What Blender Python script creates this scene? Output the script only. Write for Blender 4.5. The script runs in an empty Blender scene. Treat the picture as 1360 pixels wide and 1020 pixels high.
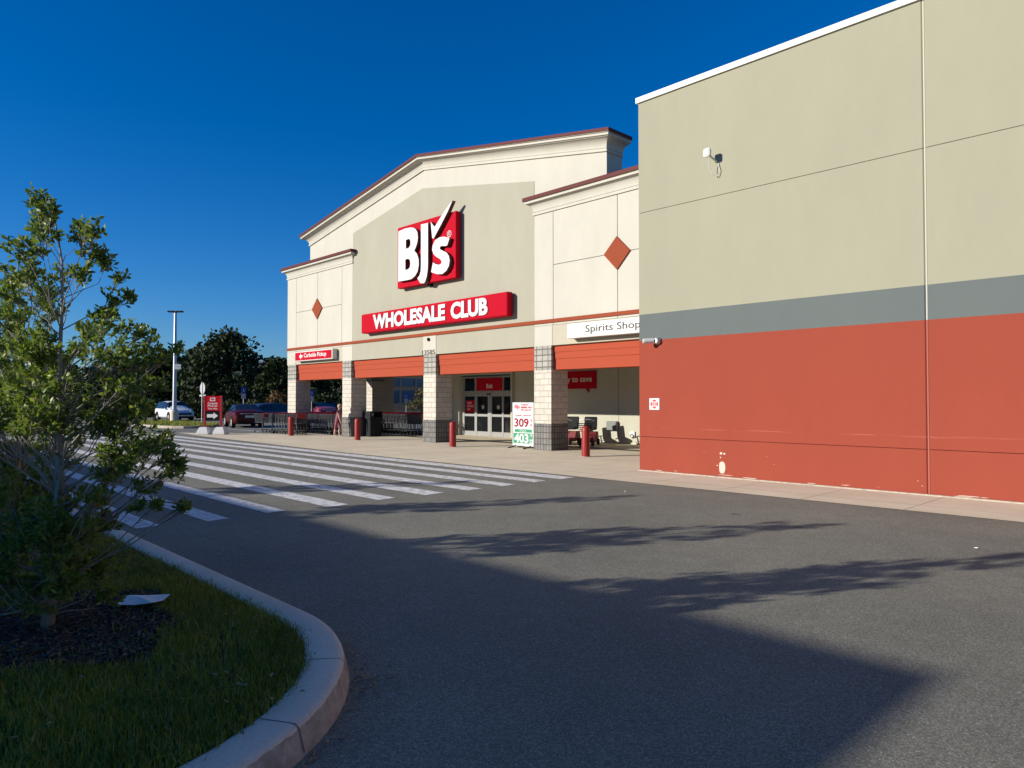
import bpy, bmesh, math, random
import numpy as np
from mathutils import Vector, Matrix
R = math.radians
rng = random.Random(7)
nrng = np.random.default_rng(11)
scene = bpy.context.scene
COL = scene.collection

# ------------------------------------------------------------------ camera
F, CX, CY, H = 943.0, 680.0, 510.0, 1.70          # focal length in photo pixels, eye height in metres
PITCH = math.atan(21.0/F)
YAW = math.atan(905.0*math.cos(PITCH)/F)           # view turned right of the -X (facade) direction
fh = Vector((-math.cos(YAW), math.sin(YAW), 0))
right = Vector((math.sin(YAW), math.cos(YAW), 0))
fwd = fh*math.cos(PITCH) + Vector((0, 0, math.sin(PITCH)))
up = right.cross(fwd)
cam_d = bpy.data.cameras.new('camera'); cam = bpy.data.objects.new('camera', cam_d); COL.objects.link(cam)
m = Matrix((right, up, -fwd)).transposed().to_4x4(); m.translation = (0, 0, H)
cam.matrix_world = m
cam_d.sensor_width = 36; cam_d.lens = F/1360*36; cam_d.clip_end = 3000; cam_d.clip_start = .05
scene.camera = cam

# ------------------------------------------------------------------ sky and sun
SUN_EL, SUN_AZ = 17.7, (-.434, -.901)              # direction to the sun: behind the camera, to its left
world = bpy.data.worlds.new('World'); scene.world = world; world.use_nodes = True
wn = world.node_tree; wn.nodes.clear()
sky = wn.nodes.new('ShaderNodeTexSky'); sky.sky_type = 'NISHITA'; sky.sun_disc = False
sky.sun_elevation = R(SUN_EL); sky.sun_rotation = math.atan2(SUN_AZ[0], SUN_AZ[1])
sky.air_density = 1.0; sky.dust_density = 0.2; sky.ozone_density = 4.0; sky.altitude = 0
hs = wn.nodes.new('ShaderNodeHueSaturation'); hs.inputs['Saturation'].default_value = 1.17
tint = wn.nodes.new('ShaderNodeMix'); tint.data_type = 'RGBA'; tint.blend_type = 'MULTIPLY'; tint.inputs[0].default_value = 1
tint.inputs[7].default_value = (.72, .955, 1.34, 1)
bg = wn.nodes.new('ShaderNodeBackground'); bg.inputs['Strength'].default_value = .071
wo = wn.nodes.new('ShaderNodeOutputWorld')
wn.links.new(sky.outputs[0], tint.inputs[6]); wn.links.new(tint.outputs[2], hs.inputs['Color']); wn.links.new(hs.outputs[0], bg.inputs['Color'])
wn.links.new(bg.outputs[0], wo.inputs['Surface'])
sl = bpy.data.lights.new('sun', 'SUN'); sl.energy = 5.0; sl.angle = R(.5); sl.color = (1, .94, .84)
so = bpy.data.objects.new('sun', sl); COL.objects.link(so)
sd = Vector((SUN_AZ[0]*math.cos(R(SUN_EL)), SUN_AZ[1]*math.cos(R(SUN_EL)), math.sin(R(SUN_EL)))).normalized()
so.rotation_euler = sd.to_track_quat('Z', 'Y').to_euler(); so.location = (-20, -30, 30)
scene.view_settings.view_transform = 'Standard'; scene.view_settings.look = 'None'
scene.view_settings.exposure = 0.45; scene.view_settings.gamma = 1

# ------------------------------------------------------------------ photo measurements turned into metres
def ray(u, v): return fwd + right*((u-CX)/F) - up*((v-CY)/F)
def gp(u, v, z=0.0):                                # point of the ground (height z) seen at a photo pixel
    d = ray(u, v); return Vector((0, 0, H)) + d*((z-H)/d.z)
def wp(u, v, y):                                    # point of a wall at depth y
    d = ray(u, v); return Vector((0, 0, H)) + d*(y/d.y)
def fp(u, v, dist):                                 # point at a forward distance
    d = ray(u, v); return Vector((0, 0, H)) + d*(dist/d.dot(fh))

# ------------------------------------------------------------------ materials
def mat(name, col, rough=.7, var=.06, scale=3.0, bump=0.0, bscale=40.0, metal=0.0, spec=.4, stretch=None, emit=None):
    m = bpy.data.materials.new(name); m.use_nodes = True
    nt = m.node_tree; b = nt.nodes['Principled BSDF']
    b.inputs['Roughness'].default_value = rough; b.inputs['Metallic'].default_value = metal
    b.inputs['Specular IOR Level'].default_value = spec
    tc = nt.nodes.new('ShaderNodeTexCoord'); vec = tc.outputs['Object']
    if stretch:
        mp = nt.nodes.new('ShaderNodeMapping'); mp.inputs['Scale'].default_value = stretch
        nt.links.new(vec, mp.inputs[0]); vec = mp.outputs[0]
    n = nt.nodes.new('ShaderNodeTexNoise'); n.inputs['Scale'].default_value = scale; n.inputs['Detail'].default_value = 6
    n.inputs['Roughness'].default_value = .62
    nt.links.new(vec, n.inputs['Vector'])
    mx = nt.nodes.new('ShaderNodeMix'); mx.data_type = 'RGBA'
    mx.inputs[6].default_value = (*[c*(1-var*2) for c in col], 1); mx.inputs[7].default_value = (*[min(1, c*(1+var*2)) for c in col], 1)
    nt.links.new(n.outputs['Fac'], mx.inputs[0]); nt.links.new(mx.outputs[2], b.inputs['Base Color'])
    if bump:
        n2 = nt.nodes.new('ShaderNodeTexNoise'); n2.inputs['Scale'].default_value = bscale; n2.inputs['Detail'].default_value = 4
        nt.links.new(tc.outputs['Object'], n2.inputs['Vector'])
        bp = nt.nodes.new('ShaderNodeBump'); bp.inputs['Strength'].default_value = bump; bp.inputs['Distance'].default_value = .01
        nt.links.new(n2.outputs['Fac'], bp.inputs['Height']); nt.links.new(bp.outputs[0], b.inputs['Normal'])
    return m

def node(nt, t, **kw):
    n = nt.nodes.new(t)
    for k, v in kw.items(): setattr(n, k, v)
    return n
def ramp(nt, fac, stops, interp='LINEAR'):
    r = nt.nodes.new('ShaderNodeValToRGB'); r.color_ramp.interpolation = interp
    e = r.color_ramp.elements
    while len(e) > 1: e.remove(e[-1])
    e[0].position = stops[0][0]; e[0].color = (*stops[0][1], 1)
    for p, c in stops[1:]:
        x = e.new(p); x.color = (*c, 1)
    nt.links.new(fac, r.inputs[0]); return r.outputs[0]
def noise(nt, vec, scale, detail=4, rough=.6):
    n = nt.nodes.new('ShaderNodeTexNoise'); n.inputs['Scale'].default_value = scale; n.inputs['Detail'].default_value = detail
    n.inputs['Roughness'].default_value = rough; nt.links.new(vec, n.inputs['Vector']); return n.outputs['Fac']
def mixc(nt, fac, a, b, mode='MIX'):
    x = nt.nodes.new('ShaderNodeMix'); x.data_type = 'RGBA'; x.blend_type = mode
    for i, s in ((0, fac), (6, a), (7, b)):
        if isinstance(s, (int, float)): x.inputs[i].default_value = s
        elif isinstance(s, tuple): x.inputs[i].default_value = (*s, 1)
        else: nt.links.new(s, x.inputs[i])
    return x.outputs[2]
def mth(nt, op, a, b=None, c=None):
    x = nt.nodes.new('ShaderNodeMath'); x.operation = op
    for i, s in enumerate((a, b, c)):
        if s is None: continue
        if isinstance(s, (int, float)): x.inputs[i].default_value = s
        else: nt.links.new(s, x.inputs[i])
    return x.outputs[0]
def new_mat(name, rough=.8, spec=.3):
    m = bpy.data.materials.new(name); m.use_nodes = True; nt = m.node_tree; b = nt.nodes['Principled BSDF']
    b.inputs['Roughness'].default_value = rough; b.inputs['Specular IOR Level'].default_value = spec
    tc = nt.nodes.new('ShaderNodeTexCoord')
    return m, nt, b, tc.outputs['Object']
def bump(nt, b, h, strength, dist=.01):
    bp = nt.nodes.new('ShaderNodeBump'); bp.inputs['Strength'].default_value = strength; bp.inputs['Distance'].default_value = dist
    nt.links.new(h, bp.inputs['Height']); nt.links.new(bp.outputs[0], b.inputs['Normal'])

def make_asphalt():
    m, nt, b, o = new_mat('asphalt', .85, .25)
    big = noise(nt, o, .35, 5); mid = noise(nt, o, 3.0, 4); fine = noise(nt, o, 80, 4, .75)
    v = node(nt, 'ShaderNodeTexVoronoi'); v.inputs['Scale'].default_value = 105; nt.links.new(o, v.inputs['Vector'])
    sepf = node(nt, 'ShaderNodeSeparateColor'); nt.links.new(v.outputs['Color'], sepf.inputs[0])
    fine = mth(nt, 'ADD', mth(nt, 'MULTIPLY', fine, .62), mth(nt, 'ADD', .06, mth(nt, 'MULTIPLY', sepf.outputs[1], .26)))
    base = ramp(nt, fine, [(.30, (.100, .095, .076)), (.5, (.184, .177, .142)), (.70, (.32, .31, .252))])
    base = mixc(nt, 1.0, base, ramp(nt, big, [(.3, (.80, .80, .81)), (.7, (1.13, 1.12, 1.09))]), 'MULTIPLY')
    base = mixc(nt, 1.0, base, ramp(nt, mid, [(.3, (.92, .92, .92)), (.7, (1.06, 1.06, 1.06))]), 'MULTIPLY')
    sep = node(nt, 'ShaderNodeSeparateColor'); nt.links.new(v.outputs['Color'], sep.inputs[0])
    chip = mth(nt, 'GREATER_THAN', sep.outputs[0], .955)
    near = mth(nt, 'LESS_THAN', v.outputs['Distance'], .33)
    base = mixc(nt, mth(nt, 'MULTIPLY', chip, near), base, (.55, .53, .47))
    # dark drips of oil
    v2 = node(nt, 'ShaderNodeTexVoronoi'); v2.inputs['Scale'].default_value = .8; nt.links.new(o, v2.inputs['Vector'])
    w = mth(nt, 'ADD', v2.outputs['Distance'], mth(nt, 'MULTIPLY', noise(nt, o, 14, 3), .12))
    base = mixc(nt, 1.0, base, ramp(nt, w, [(.10, (.55, .55, .56)), (.14, (1, 1, 1))]), 'MULTIPLY')
    nt.links.new(base, b.inputs['Base Color'])
    bump(nt, b, fine, .3, .006)
    return m
def make_paint():
    m, nt, b, o = new_mat('road_paint', .7, .3)
    n1 = noise(nt, o, 6, 6, .7); n2 = noise(nt, o, 60, 3, .7)
    worn = mth(nt, 'ADD', mth(nt, 'MULTIPLY', n1, .6), mth(nt, 'MULTIPLY', n2, .4))
    c = ramp(nt, worn, [(.38, (.20, .195, .185)), (.47, (.56, .55, .52)), (.62, (.84, .83, .80))])
    nt.links.new(c, b.inputs['Base Color']); bump(nt, b, n2, .3, .004)
    return m
def make_concrete(name, c1, c2, joint=None, jy=0.0, stain=False):
    m, nt, b, o = new_mat(name, .85, .3)
    n1 = noise(nt, o, .7, 6, .65); n2 = noise(nt, o, 40, 4, .7)
    c = ramp(nt, n1, [(.3, c1), (.7, c2)])
    c = mixc(nt, 1.0, c, ramp(nt, n2, [(.3, (.88, .88, .87)), (.7, (1.06, 1.06, 1.05))]), 'MULTIPLY')
    if joint:
        s = node(nt, 'ShaderNodeSeparateXYZ'); nt.links.new(o, s.inputs[0])
        px = mth(nt, 'PINGPONG', mth(nt, 'ADD', s.outputs[0], 300.2), joint/2)
        py = mth(nt, 'PINGPONG', mth(nt, 'ADD', s.outputs[1], 300+jy), joint/2)
        ln = mth(nt, 'LESS_THAN', mth(nt, 'MINIMUM', px, py), .009)
        c = mixc(nt, mth(nt, 'MULTIPLY', ln, .7), c, (.10, .09, .075))
    if stain:
        s = node(nt, 'ShaderNodeSeparateXYZ'); nt.links.new(o, s.inputs[0])
        low = mth(nt, 'LESS_THAN', s.outputs[2], mth(nt, 'ADD', .105, mth(nt, 'MULTIPLY', noise(nt, o, 4, 5, .7), .05)))
        c = mixc(nt, mth(nt, 'MULTIPLY', low, ramp(nt, noise(nt, o, 9, 5, .7), [(.3, (.35,)*3), (.65, (.85,)*3)])), c, (.22, .19, .15))
    nt.links.new(c, b.inputs['Base Color']); bump(nt, b, n2, .25, .006)
    return m
def make_block(name, ca, cb, mortar, bw, rh, off, ms, bstr=.6):
    m, nt, b, o = new_mat(name, .9, .2)
    s = node(nt, 'ShaderNodeSeparateXYZ'); nt.links.new(o, s.inputs[0])
    cmb = node(nt, 'ShaderNodeCombineXYZ')
    nt.links.new(mth(nt, 'ADD', mth(nt, 'ADD', s.outputs[0], s.outputs[1]), 60.07), cmb.inputs[0]); nt.links.new(s.outputs[2], cmb.inputs[1])
    br = node(nt, 'ShaderNodeTexBrick'); br.offset = off
    for k, v in (('Scale', 1), ('Mortar Size', ms), ('Mortar Smooth', .2), ('Brick Width', bw), ('Row Height', rh), ('Bias', 0)):
        br.inputs[k].default_value = v
    br.inputs['Color1'].default_value = (*ca, 1); br.inputs['Color2'].default_value = (*cb, 1); br.inputs['Mortar'].default_value = (*mortar, 1)
    nt.links.new(cmb.outputs[0], br.inputs['Vector'])
    n = noise(nt, o, 24, 5, .75)
    c = mixc(nt, 1.0, br.outputs['Color'], ramp(nt, n, [(.3, (.72, .71, .70)), (.7, (1.15, 1.15, 1.15))]), 'MULTIPLY')
    nt.links.new(c, b.inputs['Base Color'])
    bump(nt, b, mth(nt, 'ADD', mth(nt, 'MULTIPLY', n, .7), mth(nt, 'MULTIPLY', br.outputs['Fac'], -.8)), bstr, .02)
    return m
def make_wing_wall():
    # banded paint job of the side wing: beige, slate grey band, brick red base with scuffs along the foot
    m, nt, b, o = new_mat('wing_paint', .95, .06)
    s = node(nt, 'ShaderNodeSeparateXYZ'); nt.links.new(o, s.inputs[0]); z = s.outputs[2]
    band = ramp(nt, mth(nt, 'DIVIDE', z, 10), [(0, (.268, .058, .036)), (.3125, (.120, .137, .130)), (.373, (.31, .297, .214))], 'CONSTANT')
    mp = node(nt, 'ShaderNodeMapping'); mp.inputs['Scale'].default_value = (1, 1, .35); nt.links.new(o, mp.inputs[0])
    n1 = noise(nt, mp.outputs[0], .8, 6, .6); n2 = noise(nt, mp.outputs[0], 5, 5, .65)
    c = mixc(nt, 1.0, band, ramp(nt, n1, [(.3, (.965, .965, .97)), (.7, (1.025, 1.025, 1.02))]), 'MULTIPLY')
    c = mixc(nt, 1.0, c, ramp(nt, n2, [(.3, (.985, .985, .985)), (.7, (1.012, 1.012, 1.012))]), 'MULTIPLY')
    # paint rubbed off near the pavement
    mp2 = node(nt, 'ShaderNodeMapping'); mp2.inputs['Scale'].default_value = (.7, 1, 9); nt.links.new(o, mp2.inputs[0])
    ns = noise(nt, mp2.outputs[0], 3.2, 5, .65)
    low = mth(nt, 'LESS_THAN', z, .09)
    c = mixc(nt, mth(nt, 'MULTIPLY', mth(nt, 'GREATER_THAN', ns, .66), low), c, (.62, .52, .42))
    # faint rubbed line at bumper height
    ln = mth(nt, 'LESS_THAN', mth(nt, 'ABSOLUTE', mth(nt, 'SUBTRACT', z, mth(nt, 'ADD', 1.0, mth(nt, 'MULTIPLY', n1, .09)))), .011)
    nl = noise(nt, o, 1.3, 4)
    c = mixc(nt, mth(nt, 'MULTIPLY', ln, ramp(nt, nl, [(.45, (0, 0, 0)), (.62, (.16, .16, .16))])), c, (.62, .25, .2))
    nt.links.new(c, b.inputs['Base Color'])
    bump(nt, b, noise(nt, o, 60, 4, .7), .12, .004)
    return m
def make_stucco(name, col, var=.05):
    m, nt, b, o = new_mat(name, .95, .06)
    mp = node(nt, 'ShaderNodeMapping'); mp.inputs['Scale'].default_value = (1, 1, .4); nt.links.new(o, mp.inputs[0])
    n1 = noise(nt, mp.outputs[0], .9, 7, .65); n2 = noise(nt, o, 45, 4, .7)
    c = mixc(nt, 1.0, tuple(col), ramp(nt, n1, [(.3, (1-var,)*3), (.7, (1+var,)*3)]), 'MULTIPLY')
    nt.links.new(c, b.inputs['Base Color']); bump(nt, b, n2, .15, .004)
    return m
def make_leaf(name, cols, trans=.25, rough=.45, patch=False):
    m = bpy.data.materials.new(name); m.use_nodes = True; nt = m.node_tree; b = nt.nodes['Principled BSDF']; out = nt.nodes['Material Output']
    g = node(nt, 'ShaderNodeNewGeometry')
    k = len(cols)
    c = ramp(nt, g.outputs['Random Per Island'], [(i/(k-1), cols[i]) for i in range(k)])
    if patch:
        tc = node(nt, 'ShaderNodeTexCoord'); c = mixc(nt, 1.0, c, ramp(nt, noise(nt, tc.outputs['Object'], 1.7, 5, .65), [(.3, (.62, .68, .6)), (.5, (1, 1, 1)), (.72, (1.5, 1.25, 1.1))]), 'MULTIPLY')
    nt.links.new(c, b.inputs['Base Color']); b.inputs['Roughness'].default_value = rough; b.inputs['Specular IOR Level'].default_value = .22
    t = node(nt, 'ShaderNodeBsdfTranslucent'); nt.links.new(mixc(nt, 1.0, c, (1.25, 1.3, .6), 'MULTIPLY'), t.inputs['Color'])
    ms = node(nt, 'ShaderNodeMixShader'); ms.inputs[0].default_value = trans
    nt.links.new(b.outputs[0], ms.inputs[1]); nt.links.new(t.outputs[0], ms.inputs[2]); nt.links.new(ms.outputs[0], out.inputs['Surface'])
    return m

M = {}
M['asphalt'] = make_asphalt(); M['paint'] = make_paint()
M['apron'] = make_concrete('apron_concrete', (.59, .505, .36), (.71, .625, .46), 1.62)
M['kerb'] = make_concrete('kerb_concrete', (.62, .525, .41), (.78, .67, .53), stain=True)
M['blk_mid'] = make_block('split_face_block', (.50, .46, .39), (.58, .535, .45), (.32, .29, .24), .40, .2, .5, .009)
M['blk_top'] = make_block('stack_bond_block', (.30, .29, .255), (.40, .385, .335), (.13, .12, .10), .265, .2, 0, .018)
M['blk_base'] = make_block('fluted_base_block', (.15, .146, .136), (.22, .21, .195), (.09, .087, .08), .13, .2, 0, .012, .9)
M['wing'] = make_wing_wall()
M['white_st'] = make_stucco('white_stucco', (.47, .445, .375))
M['beige_st'] = make_stucco('beige_stucco', (.34, .322, .249), .05)
M['spandrel'] = make_stucco('pale_beige_stucco', (.41, .375, .29), .04)
M['terracotta'] = make_stucco('terracotta_paint', (.25, .06, .03), .04)
M['fascia'] = mat('orange_fascia', (.335, .068, .036), .9, .04, 2.5, spec=.05, stretch=(.4, 1, 6))
M['coping_red'] = mat('dark_red_coping', (.095, .018, .016), .6, .05, spec=.15)
M['coping_white'] = mat('white_coping', (.56, .55, .51), .45, .02)
M['dark_joint'] = mat('dark_wall_joint', (.22, .20, .16), .9)  # plain dark colour of the joint strip on the back wall
M['back_wall'] = make_stucco('cream_back_wall', (.42, .41, .33), .05)
M['ceiling'] = mat('canopy_soffit', (.45, .41, .34), .9, .05)
M['roof'] = mat('roof_membrane', (.4, .39, .37), .9)
M['sign_red'] = mat('sign_red', (.40, .006, .018), .8, .02, spec=.05)
M['sign_white'] = mat('sign_white', (.60, .60, .59), .8, .01, spec=.06)
M['bronze'] = mat('bronze_return', (.09, .035, .03), .5)
M['door_metal'] = mat('door_aluminium', (.26, .26, .25), .5, .03, spec=.3)
M['silver'] = mat('silver_metal', (.52, .53, .54), .38, .03, metal=.7)
M['box_grey'] = mat('grey_enamel', (.20, .21, .20), .7, .04, spec=.1)
M['galv'] = mat('galvanised_steel', (.42, .43, .44), .45, .06, 12, metal=.6)
M['black'] = mat('black_plastic', (.014, .014, .015), .65, .05, spec=.15)
M['text_black'] = mat('black_lettering', (.02, .02, .02), .6)
M['text_grey'] = mat('dark_grey_numerals', (.12, .11, .10), .6)
M['text_green'] = mat('green_print', (.015, .23, .10), .5)
M['text_red'] = mat('red_print', (.5, .03, .04), .5)
M['text_dred'] = mat('dark_red_print', (.26, .012, .03), .7, spec=.05)
M['text_cream'] = mat('cream_lettering', (.62, .55, .52), .5)
M['red_bollard'] = mat('red_bollard_paint', (.25, .018, .014), .42, .10, 9, spec=.35)
M['red_plastic'] = mat('red_plastic', (.30, .012, .018), .45)
M['cart_wire'] = mat('cart_wire', (.085, .085, .09), .42, .05, metal=.4)
M['rubber'] = mat('tyre_rubber', (.02, .02, .02), .8)
M['rim'] = mat('wheel_rim', (.60, .60, .61), .35, .03, metal=.6)
def glass_mat(name, col, rough=.04):
    m = mat(name, col, rough, .02, spec=.6); return m
M['glass'] = glass_mat('dark_door_glass', (.010, .011, .012)); M['car_glass'] = glass_mat('car_glass', (.012, .016, .022))
M['blue_glass'] = glass_mat('blue_window_glass', (.008, .02, .05), .15)
M['soil'] = mat('soil', (.028, .022, .016), .95, .2, 8, .6, 60)
M['lawn_soil'] = mat('lawn_thatch', (.035, .04, .015), .95, .25, 9, .6, 60)
M['chips'] = make_leaf('mulch_chip', [(.035, .022, .016), (.10, .068, .046), (.055, .036, .026), (.20, .145, .10)], 0, .85)
M['grass'] = make_leaf('grass_blade', [(.15, .195, .020), (.20, .235, .030), (.25, .27, .045), (.16, .195, .022), (.42, .34, .16)], .25, .5, True)
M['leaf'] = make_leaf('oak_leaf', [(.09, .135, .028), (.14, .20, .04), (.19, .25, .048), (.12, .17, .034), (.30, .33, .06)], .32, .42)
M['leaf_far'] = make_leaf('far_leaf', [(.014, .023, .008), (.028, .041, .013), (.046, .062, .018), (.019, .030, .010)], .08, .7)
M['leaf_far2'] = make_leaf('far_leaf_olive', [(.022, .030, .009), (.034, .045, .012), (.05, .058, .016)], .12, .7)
M['bark'] = mat('bark', (.30, .27, .22), .9, .25, 18, .5, 60, stretch=(1, 1, .3))
M['bark_dark'] = mat('dark_bark', (.075, .06, .048), .9, .22, 18, .5, 60)
M['paper'] = mat('paper', (.84, .82, .80), .7, .03)
M['skin'] = mat('skin', (.52, .30, .22), .6, .03)

# ------------------------------------------------------------------ mesh builder
class MB:
    def __init__(s): s.v = []; s.f = []
    def add(s, vs, fs):
        n = len(s.v); s.v += [tuple(v) for v in vs]; s.f += [tuple(i+n for i in f) for f in fs]; return s
    def box(s, x0, x1, y0, y1, z0, z1):
        vs = [(x, y, z) for x in (x0, x1) for y in (y0, y1) for z in (z0, z1)]
        return s.add(vs, [(0, 1, 3, 2), (4, 6, 7, 5), (0, 4, 5, 1), (2, 3, 7, 6), (0, 2, 6, 4), (1, 5, 7, 3)])
    def prism_y(s, pts, y0, y1):                    # outline in (x, z), extruded along y
        n = len(pts); a = sum(pts[i][0]*pts[(i+1) % n][1]-pts[(i+1) % n][0]*pts[i][1] for i in range(n))
        if a < 0: pts = pts[::-1]
        vs = [(x, y0, z) for x, z in pts] + [(x, y1, z) for x, z in pts]
        fs = [tuple(range(n)), tuple(range(2*n-1, n-1, -1))] + [((i+1) % n, i, i+n, (i+1) % n+n) for i in range(n)]
        return s.add(vs, fs)
    def prism_z(s, pts, z0, z1):
        n = len(pts); a = sum(pts[i][0]*pts[(i+1) % n][1]-pts[(i+1) % n][0]*pts[i][1] for i in range(n))
        if a < 0: pts = pts[::-1]
        vs = [(x, y, z0) for x, y in pts] + [(x, y, z1) for x, y in pts]
        fs = [tuple(range(n-1, -1, -1)), tuple(range(n, 2*n))] + [(i, (i+1) % n, (i+1) % n+n, i+n) for i in range(n)]
        return s.add(vs, fs)
    def tube(s, path, rad, seg=8, cap=True):
        path = [Vector(p) for p in path]; k = len(path)
        rads = rad if isinstance(rad, (list, tuple)) else [rad]*k
        rings = []; prev = None
        for i, p in enumerate(path):
            t = (path[min(i+1, k-1)]-path[max(i-1, 0)]).normalized()
            if prev is None:
                a = Vector((0, 0, 1)) if abs(t.z) < .9 else Vector((1, 0, 0))
                n1 = t.cross(a).normalized()
            else: n1 = (prev - t*prev.dot(t)).normalized()
            prev = n1; n2 = t.cross(n1)
            rings.append([p+(n1*math.cos(2*math.pi*j/seg)+n2*math.sin(2*math.pi*j/seg))*rads[i] for j in range(seg)])
        vs = [q for r in rings for q in r]
        fs = [(i*seg+j, i*seg+(j+1) % seg, (i+1)*seg+(j+1) % seg, (i+1)*seg+j) for i in range(k-1) for j in range(seg)]
        if cap: fs += [tuple(range(seg-1, -1, -1)), tuple(range((k-1)*seg, k*seg))]
        return s.add(vs, fs)
    def lathe(s, prof, seg=24, c=(0, 0)):           # (r, z) profile turned about z
        vs = []; fs = []
        for r, z in prof: vs += [(c[0]+r*math.cos(2*math.pi*j/seg), c[1]+r*math.sin(2*math.pi*j/seg), z) for j in range(seg)]
        k = len(prof)
        fs = [(i*seg+j, i*seg+(j+1) % seg, (i+1)*seg+(j+1) % seg, (i+1)*seg+j) for i in range(k-1) for j in range(seg)]
        fs += [tuple(range(seg-1, -1, -1)), tuple(range((k-1)*seg, k*seg))]
        return s.add(vs, fs)
    def wheel(s, x, y, z, r, w, seg=20, prof=None): # disc with its axle along y
        prof = prof or [(r*.55, -w/2), (r*.93, -w/2), (r, -w*.35), (r, w*.35), (r*.93, w/2), (r*.55, w/2)]
        vs = []
        for rr, yy in prof: vs += [(x+rr*math.cos(2*math.pi*j/seg), y+yy, z+rr*math.sin(2*math.pi*j/seg)) for j in range(seg)]
        k = len(prof)
        fs = [(i*seg+(j+1) % seg, i*seg+j, (i+1)*seg+j, (i+1)*seg+(j+1) % seg) for i in range(k-1) for j in range(seg)]
        fs += [tuple(range(seg)), tuple(range(k*seg-1, (k-1)*seg-1, -1))]
        return s.add(vs, fs)
    def build(s, name, material, parent=None, smooth=False, bevel=0, origin=None, world=False, auto=None):
        me = bpy.data.meshes.new(name)
        off = Vector((0, 0, 0))
        if world and parent is not None:
            p = parent
            while p is not None: off += p.location; p = p.parent
        elif origin is not None: off = Vector(origin)
        me.from_pydata([tuple(Vector(v)-off) for v in s.v], [], s.f)
        mats = material if isinstance(material, (list, tuple)) else [material]
        for mm in mats: me.materials.append(mm)
        bm = bmesh.new(); bm.from_mesh(me); bmesh.ops.recalc_face_normals(bm, faces=bm.faces)
        if bevel: bmesh.ops.bevel(bm, geom=bm.edges[:]+bm.verts[:], offset=bevel, segments=2, affect='EDGES', clamp_overlap=True)
        bm.to_mesh(me); bm.free()
        if smooth: me.polygons.foreach_set('use_smooth', [True]*len(me.polygons))
        o = bpy.data.objects.new(name, me); COL.objects.link(o)
        if origin is not None and parent is None: o.location = origin
        o.parent = parent
        if auto:
            me.polygons.foreach_set('use_smooth', [True]*len(me.polygons))
            md = o.modifiers.new('edges', 'EDGE_SPLIT'); md.split_angle = R(auto)
        return o
def tag(o, label=None, cat=None, group=None, kind=None):
    if label: o['label'] = label
    if cat: o['category'] = cat
    if group: o['group'] = group
    if kind: o['kind'] = kind
    return o
def thing(name, loc, label, cat, group=None, rz=0.0):
    o = bpy.data.objects.new(name, None); COL.objects.link(o); o.location = loc; o.rotation_euler = (0, 0, rz); o.empty_display_size = .2
    return tag(o, label, cat, group)
def copy_tree(o, parent=None):
    c = o.copy(); COL.objects.link(c)
    if parent is not None: c.parent = parent
    for ch in list(o.children): copy_tree(ch, c)
    return c
def text_mesh(body, x0, x1, z0, z1, y, depth=.02, bold=0.0, fit_h=True):
    """lettering facing -Y whose capitals fill the given width and height"""
    cu = bpy.data.curves.new('lettering', 'FONT'); cu.body = body; cu.size = 1.0; cu.offset = bold; cu.extrude = .5; cu.resolution_u = 3
    ob = bpy.data.objects.new('lettering', cu); COL.objects.link(ob)
    dg = bpy.context.evaluated_depsgraph_get(); me = bpy.data.meshes.new_from_object(ob.evaluated_get(dg))
    bpy.data.objects.remove(ob); bpy.data.curves.remove(cu)
    n = len(me.vertices); co = np.empty(n*3, np.float32); me.vertices.foreach_get('co', co); co = co.reshape(-1, 3)
    a, b = co.min(0), co.max(0)
    out = np.empty_like(co)
    out[:, 0] = x0+(co[:, 0]-a[0])/(b[0]-a[0])*(x1-x0)
    out[:, 2] = z0+(co[:, 1]-a[1])/(b[1]-a[1])*(z1-z0)
    out[:, 1] = y-(co[:, 2]-a[2])/max(1e-6, b[2]-a[2])*depth
    mb = MB(); mb.add([tuple(map(float, r)) for r in out], [tuple(p.vertices) for p in me.polygons])
    bpy.data.meshes.remove(me)
    return mb
def put(parent, mb, name, material, **kw): return mb.build(name, material, parent, **kw)
def polys_y(polys, y0, y1):
    """prisms along y from (outline, [holes]) in (x, z), triangulated so that holes stay open"""
    from mathutils.geometry import tessellate_polygon
    mb = MB()
    for outer, holes in polys:
        loops = [outer]+list(holes)
        flat = [p for l in loops for p in l]
        tris = tessellate_polygon([[Vector((x, z, 0)) for x, z in l] for l in loops])
        n = len(flat)
        vs = [(x, y0, z) for x, z in flat]+[(x, y1, z) for x, z in flat]
        fs = [t for t in tris]+[tuple(i+n for i in t[::-1]) for t in tris]
        k = 0
        for l in loops:
            q = len(l); fs += [(k+i, k+(i+1) % q, k+(i+1) % q+n, k+i+n) for i in range(q)]; k += q
        mb.add(vs, fs)
    return mb
def smooth_loop(pts, it=2):
    for _ in range(it):
        n = len(pts); q = []
        for i in range(n):
            a, b = pts[i], pts[(i+1) % n]
            q += [(a[0]*.75+b[0]*.25, a[1]*.75+b[1]*.25), (a[0]*.25+b[0]*.75, a[1]*.25+b[1]*.75)]
        pts = q
    return pts

# ------------------------------------------------------------------ ground
def sheet(name, pts, z, material, kind='structure'):
    mb = MB(); mb.add([(x, y, z) for x, y in pts], [tuple(range(len(pts)))])
    return tag(mb.build(name, material), kind=kind)
sheet('ground', [(-700, -400), (500, -400), (500, 900), (-700, 900)], 0, M['asphalt'])
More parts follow.
